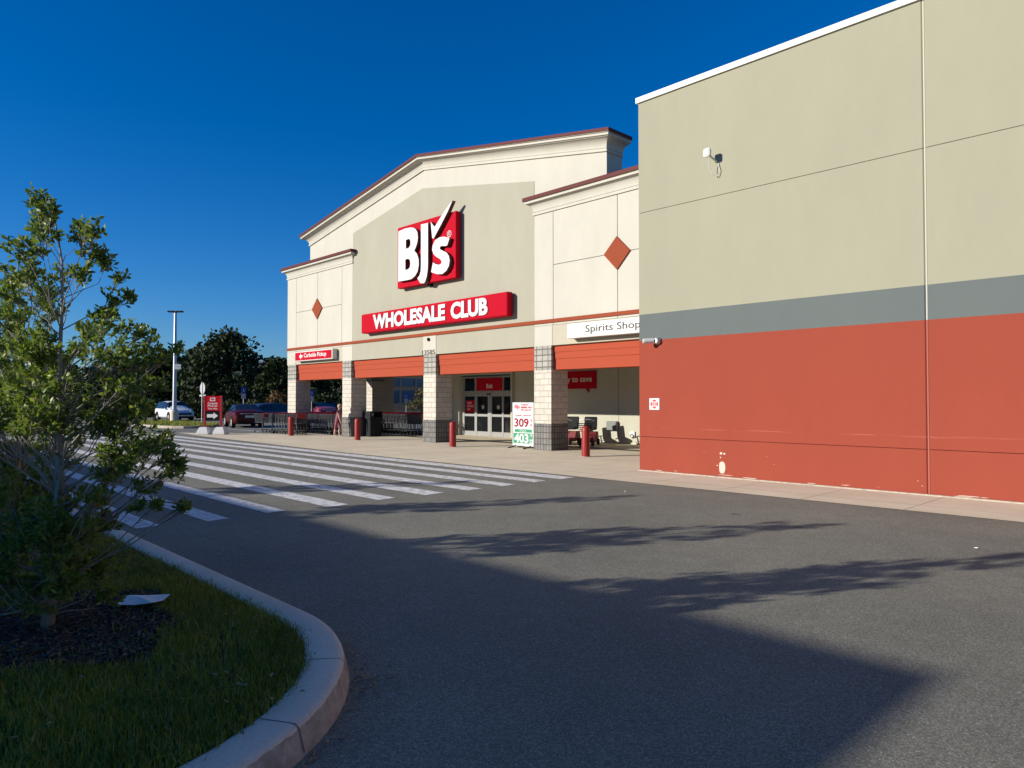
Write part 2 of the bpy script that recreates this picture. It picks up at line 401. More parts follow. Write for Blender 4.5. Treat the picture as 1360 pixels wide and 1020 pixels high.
# pavement in front of the store and along its wing
sheet('pavement', [(-38.6, 12.95), (-33.5, 12.5), (-19.5, 11.95), (60, 11.95), (60, 14.3), (-10.3, 14.3), (-10.3, 22.3), (-28.9, 22.3), (-28.9, 26), (-34.2, 26), (-34.6, 17), (-35.4, 15)], .006, M['apron'])
tag(MB().box(-34, -10.6, 19.15, 19.62, .008, .012).build('dark_strip', mat('strip_dark_grey', (.035, .034, .033), .6)), kind='structure')  # thin dark strip lying on the pavement, parallel to the storefront
# crosswalk
YS = [(11.77, 11.29), (10.87, 10.48), (9.95, 9.56), (9.02, 8.63), (8.11, 7.66), (7.09, 6.72), (6.09, 5.71), (5.06, 4.74), (4.14, 3.82), (3.24, 2.93)]
mb = MB()
for i, (a, b) in enumerate(YS):
    x0 = -38.5+rng.uniform(-.2, .2); x1 = -10.2+rng.uniform(-.08, .08)
    mb.add([(x0, b, .005), (x1, b, .005), (x1-.03, a, .005), (x0, a, .005)], [(0, 1, 2, 3)])
tag(mb.build('crosswalk_marking', M['paint']), kind='structure')
mb = MB()
for x in (-46.2, -49.0, -51.8, -54.6): mb.add([(x, 24.2, .005), (x+.12, 24.2, .005), (x+.12, 29.5, .005), (x, 29.5, .005)], [(0, 1, 2, 3)])
mb.add([(-46, 16.6, .005), (-37, 16.6, .005), (-37, 16.78, .005), (-46, 16.78, .005)], [(0, 1, 2, 3)])
tag(mb.build('parking_marking', M['paint']), kind='structure')

# ---- planted island in front of the camera: kerb ring, soil, grass, mulch
IC, IR = (-4.87, .54), 2.0
XL = -26.0
def island(r, n=40):
    pts = [(IC[0]+r*math.cos(t), IC[1]+r*math.sin(t)) for t in [R(90-180*i/n) for i in range(n+1)]]
    pts += [(XL+r*math.cos(t), IC[1]+r*math.sin(t)) for t in [R(-90-180*i/n) for i in range(n+1)]]
    return pts
def ring(profile, name, mater, isl=island):
    mb = MB(); loops = [isl(r) for r, z in profile]; n = len(loops[0])
    for (r, z), lp in zip(profile, loops): mb.v += [(x, y, z) for x, y in lp]
    k = len(profile)
    mb.f = [(i*n+j, i*n+(j+1) % n, (i+1)*n+(j+1) % n, (i+1)*n+j) for i in range(k-1) for j in range(n)]
    o = mb.build(name, mater, auto=32); return tag(o, kind='structure')
ring([(IR+.055, -.05), (IR+.045, .02), (IR+.02, .118), (IR+.010, .138), (IR-.008, .149), (IR-.03, .152), (IR-.19, .155), (IR-.215, .145), (IR-.22, .0)], 'kerb', M['kerb'])
mb = MB()
for a in (33, 58, 4):                                # sawn joints across the kerb
    t = R(a); ca, sa = math.cos(t), math.sin(t); q = (-sa*.004, ca*.004)
    prof = [(IR+.048, .02), (IR+.023, .119), (IR+.012, .140), (IR-.008, .1515), (IR-.19, .1575)]
    vs = [(IC[0]+r*ca+sg*q[0], IC[1]+r*sa+sg*q[1], z) for r, z in prof for sg in (-1, 1)]
    mb.add(vs, [(2*i, 2*i+1, 2*i+3, 2*i+2) for i in range(len(prof)-1)])
tag(mb.build('kerb_joint', mat('kerb_joint_dirt', (.14, .13, .12), .95)), kind='structure')
sheet('lawn', island(IR-.21), .125, M['lawn_soil'])
MC, MRX, MRY = (-5.72, 1.16), .92, .74
def in_mulch(x, y, g=1.0):
    a = math.atan2((y-MC[1])/MRY, (x-MC[0])/MRX)
    k = g*(1+.16*math.sin(3*a+1)+.10*math.sin(7*a)); return ((x-MC[0])/MRX)**2+((y-MC[1])/MRY)**2 < k*k
sheet('mulch_bed', [(MC[0]+MRX*.96*math.cos(t), MC[1]+MRY*.96*math.sin(t)) for t in [2*math.pi*i/40 for i in range(40)]], .136, M['soil'])
def blades(name, pts, hlo, hhi, w, material, zb=.12, lean=.6):
    n = len(pts); p = np.array(pts); a = nrng.uniform(0, 2*np.pi, n); h = nrng.uniform(hlo, hhi, n)*nrng.uniform(.6, 1.0, n)
    la = nrng.uniform(0, 2*np.pi, n); ln = np.abs(nrng.normal(0, lean, n))*h
    ww = w*nrng.uniform(.6, 1.3, n)
    dx, dy = np.cos(a)*ww/2, np.sin(a)*ww/2; lx, ly = np.cos(la)*ln, np.sin(la)*ln
    V = np.zeros((n, 5, 3)); z0 = zb
    V[:, 0] = np.stack([p[:, 0]-dx, p[:, 1]-dy, np.full(n, z0)], 1); V[:, 1] = np.stack([p[:, 0]+dx, p[:, 1]+dy, np.full(n, z0)], 1)
    V[:, 2] = np.stack([p[:, 0]+dx*.8+lx*.35, p[:, 1]+dy*.8+ly*.35, z0+h*.62], 1); V[:, 3] = np.stack([p[:, 0]-dx*.8+lx*.35, p[:, 1]-dy*.8+ly*.35, z0+h*.62], 1)
    V[:, 4] = np.stack([p[:, 0]+lx, p[:, 1]+ly, z0+h*np.where(ln > h*.8, .75, 1.0)], 1)
    me = bpy.data.meshes.new(name); me.vertices.add(n*5); me.vertices.foreach_set('co', V.reshape(-1))
    base = np.arange(n)[:, None]*5
    loops = np.concatenate([base+np.array([[0, 1, 2, 3]]), base+np.array([[3, 2, 4]])], 1).reshape(-1)
    me.loops.add(len(loops)); me.loops.foreach_set('vertex_index', loops.astype(np.int32))
    st = (np.arange(n)[:, None]*7+np.array([[0, 4]])).reshape(-1); me.polygons.add(n*2); me.polygons.foreach_set('loop_start', st.astype(np.int32))
    me.polygons.foreach_set('loop_total', np.tile([4, 3], n).astype(np.int32)); me.update(calc_edges=True); me.validate()
    me.materials.append(material); o = bpy.data.objects.new(name, me); COL.objects.link(o); return o
gpts = []
def in_isl(x, y, r):
    if y > IC[1]+r or y < IC[1]-r: return False
    if x > IC[0]: return (x-IC[0])**2+(y-IC[1])**2 < r*r
    return x > XL-1.5
tries = 0
while len(gpts) < 150000:
    x = rng.uniform(-20, -2.8); y = rng.uniform(-1.2, 2.5); d = math.hypot(x, y)
    if y < -.6 and x < -6: continue
    if rng.random() > min(1, (4.2/d)**1.6): continue
    if not in_isl(x, y, IR-.19+rng.uniform(-.04, .025)): continue
    if in_mulch(x, y):
        if rng.random() > .07 or in_mulch(x, y, .55) : continue
    pat = math.sin(x*2.3+1.3*math.sin(y*3.1))*math.sin(y*2.7+x*.6)
    if pat > .55 and rng.random() < .5: continue
    gpts.append((x, y))
tag(blades('grass', gpts, .03, .10, .0060, M['grass']), kind='stuff')
# mulch chips
mb = MB()
for _ in range(4200):
    a = rng.uniform(0, 2*math.pi); q = math.sqrt(rng.random())*1.1; x, y = MC[0]+MRX*q*math.cos(a), MC[1]+MRY*q*math.sin(a)
    if not in_mulch(x, y, 1.1): continue
    l, w, t = rng.uniform(.015, .06), rng.uniform(.006, .015), rng.uniform(0, math.pi)
    c, s_ = math.cos(t), math.sin(t); tz = rng.uniform(-.5, .5); z = rng.uniform(.138, .165)
    P = [(x+c*l*i-s_*w*j, y+s_*l*i+c*w*j, z+tz*l*i*.6+.003*j) for i, j in ((-.5, -.5), (.5, -.4), (.45, .5), (-.5, .4))]
    mb.add(P+[(a_, b_, c_-.006) for a_, b_, c_ in P], [(0, 1, 2, 3), (0, 4, 5, 1), (1, 5, 6, 2), (2, 6, 7, 3), (3, 7, 4, 0)])
tag(mb.build('mulch', M['chips']), kind='stuff')
# crumpled sheet of paper on the mulch
mb = MB(); cx = (-5.86, 1.72)
xs = [(-.16, .10), (-.02, .125), (.17, .11), (-.17, -.02), (0, -.005), (.18, .0), (-.10, -.12), (.03, -.115), (.16, -.12)]
zz = [.19, .185, .20, .175, .205, .185, .18, .18, .20]
ca, sa = math.cos(.75), math.sin(.75)
vs = [(x*ca-y*sa, x*sa+y*ca, z-.17) for (x, y), z in zip(xs, zz)]
mb.add(vs+[(a, b, c-.002) for a, b, c in vs], [(0, 1, 4, 3), (1, 2, 5, 4), (3, 4, 7, 6), (4, 5, 8, 7), (12, 13, 10, 9), (13, 14, 11, 10), (15, 16, 13, 12), (16, 17, 14, 13), (0, 9, 10, 1), (1, 10, 11, 2), (2, 11, 14, 5), (5, 14, 17, 8), (8, 17, 16, 7), (7, 16, 15, 6), (6, 15, 12, 3), (3, 12, 9, 0)])
o = mb.build('paper_sheet', M['paper'], origin=(0, 0, 0)); o.location = (cx[0], cx[1], .17)
tag(o, 'crumpled white paper sheet lying on the dark mulch under the small tree', 'paper')
# dry leaves by the kerb
mb = MB()
for k_ in range(90):
    if k_ < 30: x, y = -3.66+rng.gauss(0, .07), 2.40+rng.gauss(0, .09)
    else:
        t_ = R(rng.uniform(-5, 88)); q_ = IR+.075+abs(rng.gauss(0, .05)); x, y = IC[0]+q_*math.cos(t_), IC[1]+q_*math.sin(t_)
    t = rng.uniform(0, 6.28); l, w = rng.uniform(.012, .03), rng.uniform(.006, .012)
    c, s_ = math.cos(t), math.sin(t)
    mb.add([(x+c*l*i-s_*w*j, y+s_*l*i+c*w*j, .006+rng.uniform(0, .018)) for i, j in ((-1, 0), (0, -1), (1, 0), (0, 1))], [(0, 1, 2, 3)])
for _ in range(130):                                  # fallen leaves lying in the grass and on the mulch
    x = rng.uniform(-8, -3.2); y = rng.uniform(.1, 2.3)
    if not in_isl(x, y, IR-.05): continue
    t = rng.uniform(0, 6.28); l, w = rng.uniform(.012, .026), rng.uniform(.005, .011); c, s_ = math.cos(t), math.sin(t); z = .17 if in_mulch(x, y) else rng.uniform(.165, .20)
    mb.add([(x+c*l*i-s_*w*j, y+s_*l*i+c*w*j, z+rng.uniform(0, .012)) for i, j in ((-1, 0), (0, -1), (1, 0), (0, 1))], [(0, 1, 2, 3)])
tag(mb.build('leaf_litter', mat('dry_leaf', (.32, .20, .11), .8, .3, 30)), kind='stuff')
# far islands of the car park
def blob(name, pts, z, material): return sheet(name, smooth_loop(pts, 2), z, material)
far_isl = [(-56.5, 14.5), (-50, 14.0), (-44.0, 14.4), (-43.4, 16.2), (-47.5, 18.6), (-52.5, 19.2), (-57, 17.5)]
mb = MB(); mb.prism_z(smooth_loop(far_isl, 2), -.02, .14); tag(mb.build('kerb', M['kerb']), kind='structure')
cxy = (sum(p[0] for p in far_isl)/7, sum(p[1] for p in far_isl)/7)
inner = [(cxy[0]+(x-cxy[0])*.95, cxy[1]+(y-cxy[1])*.90) for x, y in far_isl]
blob('lawn', inner, .144, mat('far_lawn', (.05, .075, .015), .95, .3, 2, .5, 30))
gp2 = []
while len(gp2) < 5000:
    x, y = rng.uniform(-57, -43), rng.uniform(14, 19)
    if abs((x-cxy[0])/6.5)**2.5+abs((y-cxy[1])/2.0)**2.5 < 1: gp2.append((x, y))
tag(blades('grass', gp2, .08, .2, .03, M['grass'], zb=.14), kind='stuff')

# ------------------------------------------------------------------ the store
ST = thing('store_building', (-23, 17.3, 0), 'cream wholesale store with gabled entrance front, block columns and red based side wing', 'store')
def part(mb, name, material, parent=None, **kw): return mb.build(name, material, parent or ST, world=True, **kw)
YF = 17.30
# -- wing: panels with open joints between them
WX, WY, WT = -10.22, 14.064, 8.90
mb = MB()
xj = [WX, -3.99, 3.2, 10.4, 17.6, 24.8, 32]
def panel(a, b, z0, z1, ca, cb):                     # bevelled cast panel; ca / cb: chamfer at its left and right edge
    pts = [(a, WY+.06)] + ([(a, WY+ca), (a+ca, WY)] if ca else [(a, WY)]) + ([(b-cb, WY), (b, WY+cb)] if cb else [(b, WY)]) + [(b, WY+.06)]
    mb.prism_z(pts, z0, z1)
for i in range(len(xj)-1):
    a = xj[i]+(.012 if i else 0); b = xj[i+1]-.012
    for z0, z1 in ((-.05, .810), (.824, 6.206), (6.218, WT)): panel(a, b, z0, z1, .024 if i else 0, .024)
ww = part(mb, 'wing_wall', M['wing'])
cm, nt, bb, oc = new_mat('joint_sealant', .7)
s_ = node(nt, 'ShaderNodeSeparateXYZ'); nt.links.new(oc, s_.inputs[0])
nt.links.new(ramp(nt, mth(nt, 'DIVIDE', s_.outputs[2], 10), [(0, (.36, .11, .075)), (.3125, (.46, .45, .38)), (.373, (.50, .47, .37))], 'CONSTANT'), bb.inputs['Base Color'])
for x in xj[1:-1]: part(MB().tube([(x+.004, WY+.02, .0), (x+.004, WY+.02, WT-.01)], .017, 8), 'joint_sealant', cm, ww)
mb = MB(); mb.box(WX+.002, 32, WY+.03, WY+.4, -.05, WT-.01); mb.box(WX, WX+.3, WY+.061, 24, -.05, WT-.012)
part(mb, 'wing_core', M['wing'])
mb = MB(); mb.box(WX+.3, 32, WY+.4, 60, WT-.5, WT-.25); wr = part(mb, 'wing_roof', M['roof'])
part(MB().box(WX-.05, 32.05, WY-.05, WY+.45, WT, WT+.13), 'wing_coping', M['coping_white'])
rr = random.Random(3); M['bare'] = mat('bare_render', (.50, .44, .35), .9, .08)
def flake(x, z, w, h):
    pts = [(x+w*math.cos(t)*rr.uniform(.8, 1.05), z+h*math.sin(t)*rr.uniform(.8, 1.05)) for t in [2*math.pi*i/14+.2 for i in range(14)]]
    pts = [(max(x-w*.85, min(x+w*.85, a)), max(z-h*.85, min(z+h*.85, b))) for a, b in pts]
    part(MB().prism_y(pts, WY-.002, WY+.01), 'peeled_paint', M['bare'], ww)
flake(-8.03, .225, .085, .155); flake(-8.06, .53, .035, .03); flake(-7.98, .525, .03, .022); flake(-8.07, .44, .015, .02); flake(-8.15, .26, .016, .016)
for _ in range(9):
    x = rr.uniform(-10.1, -1.5); flake(x, rr.uniform(.03, .085), rr.uniform(.05, .25), rr.uniform(.004, .008))
for _ in range(6): flake(rr.uniform(-10, -1.5), rr.uniform(.1, .6), rr.uniform(.006, .012), rr.uniform(.005, .009))
tag(MB().box(WX-.01, 32, 13.99, 14.058, .004, .03).build('kerb_fillet', M['kerb']), kind='structure')

# -- towers
def tower(x0, x1, jl, jc, jr, bl, br):
    w = MB(); g = .012
    w.box(x0, x1, YF+.04, 20.2, 3.51, 8.02)
    xs = [x0, jl, jc, jr, x1]
    w.box(x0, jl-g, YF, YF+.035, 4.2, 8.0); w.box(jr+g, x1, YF, YF+.035, 4.2, 8.0)
    for a, b in ((jl, jc), (jc, jr)):
        w.box(a+g, b-g, YF, YF+.035, 4.2, 6.19); w.box(a+g, b-g, YF, YF+.035, 6.21, 8.0)
    w.box(x0, bl-.006, YF, YF+.035, 3.51, 4.19)
    if br < x1: w.box(br+.006, x1, YF, YF+.035, 3.51, 4.19)
    t = part(w, 'tower_wall', M['white_st'])
    part(MB().box(bl+.006, min(br, x1)-.006, YF+.006, YF+.035, 3.515, 4.19), 'spandrel_panel', M['spandrel'], t)
    part(MB().prism_y([(jc-.5, 6.2), (jc, 6.70), (jc+.5, 6.2), (jc, 5.68)], YF-.05, YF+.02), 'diamond_panel', M['terracotta'], t)
    return t
tower(-35.1, -28.65, -34.13, -31.91, -29.6, -34.2, -29.55)
tower(-16.93, -10.24, -16.05, -13.37, -10.69, -16.1, -10.0)
def cornice(name, front, yback, prof, cap):
    """mitred moulding along the front line [(x, z)...] with returns at both ends; prof is (outward, height)"""
    def sweep(pr, nm, material, parent=None):
        n = len(pr); rows = []
        xl, zl = front[0]; xr, zr = front[-1]
        rows.append([(xl-o, yback, zl+h) for o, h in pr])
        for i, (x, z) in enumerate(front):
            sx = -1 if i == 0 else (1 if i == len(front)-1 else 0)
            rows.append([(x+sx*o, YF-o, z+h) for o, h in pr])
        rows.append([(xr+o, yback, zr+h) for o, h in pr])
        mb = MB(); k = len(rows)
        for r in rows: mb.v += r
        mb.f = [(i*n+j, i*n+(j+1) % n, (i+1)*n+(j+1) % n, (i+1)*n+j) for i in range(k-1) for j in range(n)]
        mb.f += [tuple(range(n)), tuple(range(k*n-1, (k-1)*n-1, -1))]
        return part(mb, nm, material, parent)
    c = sweep(prof, name, M['white_st']); sweep(cap, 'coping', M['coping_red'], c)
    return c
def prof(o, h, cap, steps=2):
    p = [(-.3, 0), (.045, 0), (.045, .085), (.012, .085), (.012, .105)]
    for i in range(7):
        t = i/6*math.pi/2; p.append((.03+(o-.12)*(1-math.cos(t)), .11+(h*.62-.11)*math.sin(t)))
    p += [(o-.075, h*.62+.018), (o-.02, h*.62+.018), (o-.02, h*.77), (o-.05, h*.77), (o-.05, h*.77+.016), (o+.005, h*.77+.016), (o+.005, h-cap), (-.3, h-cap)]
    return p, [(-.3, h-cap+.001), (o+.035, h-cap+.001), (o+.035, h), (-.3, h+.01)]
p, c = prof(.26, .60, .12)
cornice('tower_cornice', [(-35.1, 8.0), (-28.65, 8.0)], 20.2, p, c)
cornice('tower_cornice', [(-16.93, 8.0), (-10.5, 8.0)], 20.2, p, c)
# -- gable
GL, GP, GR, ZE, ZP = -32.72, -23.22, -13.79, 9.42, 11.05
part(MB().prism_y([(GL, 7.6), (GL, ZE+.1), (GP, ZP+.1), (GR, ZE+.1), (GR, 7.6)], YF+.016, 18.1), 'gable_wall', M['white_st'])
p, c = prof(.37, .56, .10)
cornice('gable_cornice', [(GL, ZE), (GP, ZP), (GR, ZE)], 18.1, p, c)
part(MB().prism_y([(-28.64, 3.51), (-28.64, 9.39), (-23.3, 10.33), (-16.94, 9.2), (-16.94, 3.51)], YF+.003, 18.0), 'entrance_wall', M['beige_st'])
part(MB().box(-35.12, -10.26, YF-.045, YF+.02, 4.27, 4.39), 'trim_band', M['terracotta'])
part(MB().box(-23.22, -22.38, YF-.012, YF+.02, 3.51, 4.27), 'pilaster', M['white_st'])
mb = MB(); mb.box(-35.05, -29.05, 18.2, 26, 3.0, 3.5); mb.box(-29.0, -10.26, 18.2, 22.0, 3.0, 3.5)
part(mb, 'canopy_ceiling', M['ceiling'])
mb = MB(); mb.box(-35.0, -29.05, 20.3, 26, 3.52, 3.6); mb.box(-29.0, WX, 22.4, 60, 7.3, 7.5); part(mb, 'roof', M['roof'])
# -- fascia boards between the columns
CO = [(-35.02, -34.15), (-29.52, -28.74), (-23.21, -22.40), (-16.94, -16.15)]
spans = [(CO[0][1], CO[1][0]), (CO[1][1], CO[2][0]), (CO[2][1], CO[3][0]), (CO[3][1], WX)]
for a, b in spans:
    f = MB()
    f.prism_y([(a, 3.288), (b, 3.288), (b, 3.508), (a, 3.508)], YF+.12, YF+.7); f.box(a, b, YF+.138, YF+.7, 3.068, 3.287); f.box(a, b, YF+.16, YF+.7, 2.71, 3.067)
    part(f, 'bay_fascia', M['fascia'])
def column(x0, x1, y0, y1, top=3.508):
    c = part(MB().box(x0, x1, y0, y1, .90, 2.70), 'column', M['blk_mid'])
    part(MB().box(x0-.012, x1+.012, y0-.012, y1+.012, .0, .899), 'column_base', M['blk_base'], c)
    part(MB().box(x0, x1, y0, y1, 2.701, top), 'column_cap', M['blk_top'], c)
for x0, x1 in CO: column(x0, x1, YF+.004, YF+.82)
column(-35.02, -34.15, 21.9, 22.7, 2.99)
part(MB().box(-35.0, -34.2, 22.71, 23.4, 0, 2.99), 'rear_wall', M['ceiling'])
# -- back wall under the canopy, with the entrance
YB = 22.0
def X(px, y=YB, v=540): return wp(px, v, y).x
DX0, DX1, DZ = X(612.5), X(680.2), 2.86
mb = MB(); mb.box(-29.0, DX0, YB, YB+.3, 0, 3.0); mb.box(DX1, -10.26, YB, YB+.3, 0, 3.0); mb.box(DX0, DX1, YB, YB+.3, DZ, 3.0); mb.box(-29.0, -28.7, YB+.3, 40, 0, 3.4)
mb.box(-29.0, WX, YB+.02, YB+.3, 3.0, 7.3)
part(mb, 'back_wall', M['back_wall'])
xj2 = X(821.5); part(MB().box(xj2-.012, xj2+.012, YB-.004, YB+.01, .02, 2.99), 'wall_joint', M['dark_joint'])
dr = MB(); yd = YB+.10
vx = [X(p) for p in (612.5, 616, 629.5, 632.5, 647, 650, 652, 665.8, 667.8, 677.4, 680.2)]
for a, b in ((0, 1), (2, 3), (4, 5), (6, 6), (7, 8), (9, 10)):
    if a != b: dr.box(vx[a], vx[b], yd-.06, yd+.06, 0, 2.80)
dr.box(vx[5]+.01, vx[6], yd-.06, yd+.06, 0, 2.0)
for z0, z1 in ((0, .22), (.92, 1.03), (1.86, 2.12), (2.72, 2.80)): dr.box(vx[0]+.01, vx[10]-.01, yd-.05, yd+.05, z0, z1)
door = part(dr, 'entrance_door', M['door_metal'])
for a, b in ((1, 2), (3, 4), (6, 7), (8, 9)):
    part(MB().box(vx[a], vx[b], yd-.01, yd+.01, .22, .92), 'pane', M['glass'], door)
    part(MB().box(vx[a], vx[b], yd-.01, yd+.01, 1.03, 1.86), 'pane', M['glass'], door)
ex0, ex1 = X(632), X(666.8)
part(MB().box(vx[1], ex0, yd-.01, yd+.01, 2.12, 2.72), 'pane', M['glass'], door)
part(MB().box(ex1, vx[9], yd-.01, yd+.01, 2.12, 2.72), 'pane', M['glass'], door)
part(MB().box(ex0+.02, ex1-.02, yd-.085, yd+.02, 2.13, 2.71), 'exit_panel', M['sign_red'], door)
part(text_mesh('Exit', X(646), X(654), 2.24, 2.44, yd-.085, .01, .02), 'exit_lettering', M['text_cream'], door)
part(MB().box(X(646), X(651), yd-.09, yd-.05, 1.93, 1.99), 'door_sensor', M['black'], door)
part(MB().box(X(617.3), X(628.7), yd-.02, yd-.012, 1.10, 1.68), 'poster', M['sign_red'], door)
part(text_mesh('MEMBER\nENTRANCE\nONLY', X(618.6), X(627.5), 1.2, 1.6, yd-.02, .003), 'poster_lettering', M['text_cream'], door)
for px in (639.8, 660.2):
    b_ = MB(); b_.lathe([(.09, 0), (.10, .01), (.07, .012)], 16); b_.v = [(x+X(px), yd-.012-z, y+1.36) for x, y, z in b_.v]
    part(b_, 'door_decal', mat('decal', (.42, .36, .25), .6), door)
mb = MB(); mb.box(DX1-.02, -29+.0, YB-.001, YB, 0, 0) if False else None
# vestibule header and jamb
mb = MB(); mb.box(X(596), DX0-.02, YB-.12, YB+.01, 0, 2.98); mb.box(DX0-.02, DX1+.12, YB-.12, YB+.01, DZ, 2.98); mb.box(DX1+.02, DX1+.12, YB-.12, YB+.01, 0, DZ)
part(mb, 'entrance_surround', M['back_wall'])
part(MB().box(-28.6, -10.5, 26, 26.2, 0, 3), 'interior_wall', mat('dark_interior', (.05, .045, .04), .9))
part(text_mesh('13585', wp(561.2, 466, YF).x, wp(578.2, 466, YF).x, 3.52, 3.70, YF-.014, .02), 'house_number', M['text_grey'])
b_ = MB(); b_.lathe([(.07, 0), (.07, .05), (.03, .09)], 12); b_.v = [(x-22.83, YF-.012-z, y+4.12) for x, y, z in b_.v]; part(b_, 'wall_light', M['black'])

# ------------------------------------------------------------------ signs on the store
def sign_box(name, label, x0, x1, z0, z1, yb, d, face, side=None, rad=.02):
    t = thing(name, ((x0+x1)/2, yb, z0), label, 'sign')
    part(MB().box(x0, x1, yb-d, yb, z0, z1), 'sign_box', side or face, t, bevel=rad)
    return t
# logo sign
LY0, LY1 = 17.0, 17.24
def lp(zx, zy, y): p = wp(510+zx/7.283, 260+zy/7.283, y); return (p.x, p.z)
quad = [lp(*q, LY0) for q in ((133, 315), (697, 143), (693, 797), (130, 893))]
lx0, lx1 = (quad[0][0]+quad[3][0])/2, (quad[1][0]+quad[2][0])/2; lz1 = (quad[0][1]+quad[1][1])/2; lz0 = (quad[2][1]+quad[3][1])/2
LS = thing('logo_sign', ((lx0+lx1)/2, LY1, lz0), "square red sign with large white BJ's letters and a check mark", 'sign')
part(MB().box(lx0, lx1, LY0, LY1, lz0, lz1), 'sign_box', M['sign_red'], LS, bevel=.012)
for x in (lx0+.6, lx1-.6):
    for z in (lz0+.5, lz1-.5): part(MB().box(x-.05, x+.05, LY1, YF+.02, z-.05, z+.05), 'bracket', M['black'], LS)
part(MB().box((lx0+lx1)/2-.12, (lx0+lx1)/2+.12, LY1-.05, YF+.02, lz0-.1, lz0+.02), 'bracket', M['black'], LS)
LF = LY0-.17
Bo = [(140, 345), (200, 318), (250, 307), (280, 308), (305, 322), (322, 350), (328, 400), (322, 450), (308, 495), (292, 532), (318, 560), (334, 610), (336, 670), (325, 730), (300, 775), (265, 805), (225, 815), (137, 830)]
Bh1 = [(211, 428), (238, 416), (252, 425), (257, 450), (254, 480), (240, 503), (211, 514)]
Bh2 = [(206, 618), (232, 608), (250, 620), (256, 655), (250, 690), (235, 710), (206, 718)]
J_ = [(357, 278), (425, 262), (425, 640), (423, 710), (413, 780), (398, 828), (385, 846), (352, 846), (322, 797), (343, 772), (354, 730), (357, 680)]
K_ = [(452, 250), (484, 298), (497, 290), (558, 190), (620, 100), (648, 62), (662, 45), (612, 160), (545, 290), (480, 413), (466, 410), (458, 330)]
S_ = [(633, 408), (610, 480), (588, 487), (565, 484), (545, 490), (538, 505), (545, 520), (575, 535), (605, 550), (626, 580), (635, 625), (626, 680), (602, 725), (562, 757), (510, 758), (455, 738), (473, 645), (500, 661), (533, 668), (554, 655), (557, 632), (540, 610), (505, 590), (479, 565), (465, 525), (470, 480), (493, 432), (530, 404), (575, 395)]
def LL(pts): return [lp(a, b, LF) for a, b in pts]
for nm, o_, hs_ in (('letter', Bo, [Bh1, Bh2]), ('letter', J_, []), ('letter', S_, []), ('check_mark', K_, [])):
    f = polys_y([(LL(o_), [LL(h) for h in hs_])], LF, LF+.012); q = part(f, nm, M['sign_white'], LS)
    part(polys_y([(LL(o_), [LL(h) for h in hs_])], LF+.0125, LY0-.001), 'letter_return', M['bronze'], q)
cR = lp(631, 368, LY0-.01)
mb = polys_y([([(cR[0]+.13*math.cos(t), cR[1]+.13*math.sin(t)) for t in [i*math.pi/10 for i in range(20)]], [[(cR[0]+.105*math.cos(t), cR[1]+.105*math.sin(t)) for t in [i*math.pi/10 for i in range(20)]]])], LY0-.012, LY0-.001)
t2 = text_mesh('R', cR[0]-.05, cR[0]+.05, cR[1]-.065, cR[1]+.065, LY0-.001, .011); mb.add(t2.v, t2.f); part(mb, 'registered_mark', M['sign_white'], LS)
# long red sign
WYF = 16.96
a = wp(479.8, 417.5, WYF); b = wp(673.8, 420.3, WYF); c = wp(673.8, 387.6, WYF)
zt, zb_ = (wp(479.8, 417.5, WYF).z+c.z)/2, (wp(479.6, 442.2, WYF).z+b.z)/2
WS = sign_box('store_sign', 'long red sign reading WHOLESALE CLUB in white capitals above the entrance', a.x, b.x, zb_, zt, YF-.05, YF-.05-WYF, M['sign_red'], rad=.03)
for x in (a.x+1, (a.x+b.x)/2, b.x-1): part(MB().box(x-.05, x+.05, YF-.06, YF+.02, zb_+.2, zt-.2), 'bracket', M['black'], WS)
hz = zt-zb_
wx0, wx1 = wp(496.2, 430, WYF).x, wp(648.6, 405, WYF).x
wmid0, wmid1 = wp(592, 415, WYF).x, wp(599.5, 412, WYF).x
part(text_mesh('WHOLESALE', wx0, wmid0, zb_+.13*hz, zb_+.89*hz, WYF-.001, .04, .045), 'lettering', M['sign_white'], WS)
part(text_mesh('CLUB', wmid1, wx1, zb_+.13*hz, zb_+.89*hz, WYF-.001, .04, .045), 'lettering', M['sign_white'], WS)
# curbside sign
cy = 17.02
a = wp(391.5, 468, cy); b = wp(441.5, 476, cy); zt, zb_ = wp(391.5, 468.5, cy).z+.02, wp(391.5, 479.6, cy).z-.03
CS = sign_box('pickup_sign', 'small red sign with white arrow reading Curbside Pickup over the leftmost bay', a.x, b.x, zb_, zt, YF-.02, YF-.02-cy, M['sign_red'], M['coping_white'], .012)
part(MB().box(a.x+.05, b.x-.08, cy-.006, cy+.002, zb_+.04, zt-.04), 'sign_face', M['sign_red'], CS)
w_ = b.x-a.x; hh = zt-zb_; zc = (zt+zb_)/2
part(text_mesh('Curbside Pickup', a.x+w_*.26, a.x+w_*.85, zb_+.22*hh, zb_+.80*hh, cy-.006, .006, .02), 'lettering', M['sign_white'], CS)
ax = a.x+w_*.13
part(MB().prism_y([(ax, zc), (ax+.19, zc+.16), (ax+.19, zc+.065), (ax+.34, zc+.065), (ax+.34, zc-.065), (ax+.19, zc-.065), (ax+.19, zc-.16)], cy-.012, cy-.0061), 'arrow', M['sign_white'], CS)
# spirits sign
sy = 16.98
a = wp(753.3, 431, sy); zt, zb_ = wp(753.3, 430.6, sy).z, wp(753.3, 449.6, sy).z
SS = sign_box('shop_sign', 'white sign reading Spirits Shop in thin black letters beside the tan wing', a.x, -11.4, zb_, zt, YF-.02, YF-.02-sy, M['coping_white'], rad=.01)
t0 = wp(777.6, 440, sy).x; t1 = wp(850.5, 430, sy).x; hh = zt-zb_
part(text_mesh('Spirits Shop', t0, t1, zb_+.17*hh, zb_+.80*hh, sy-.001, .008), 'lettering', M['text_black'], SS)
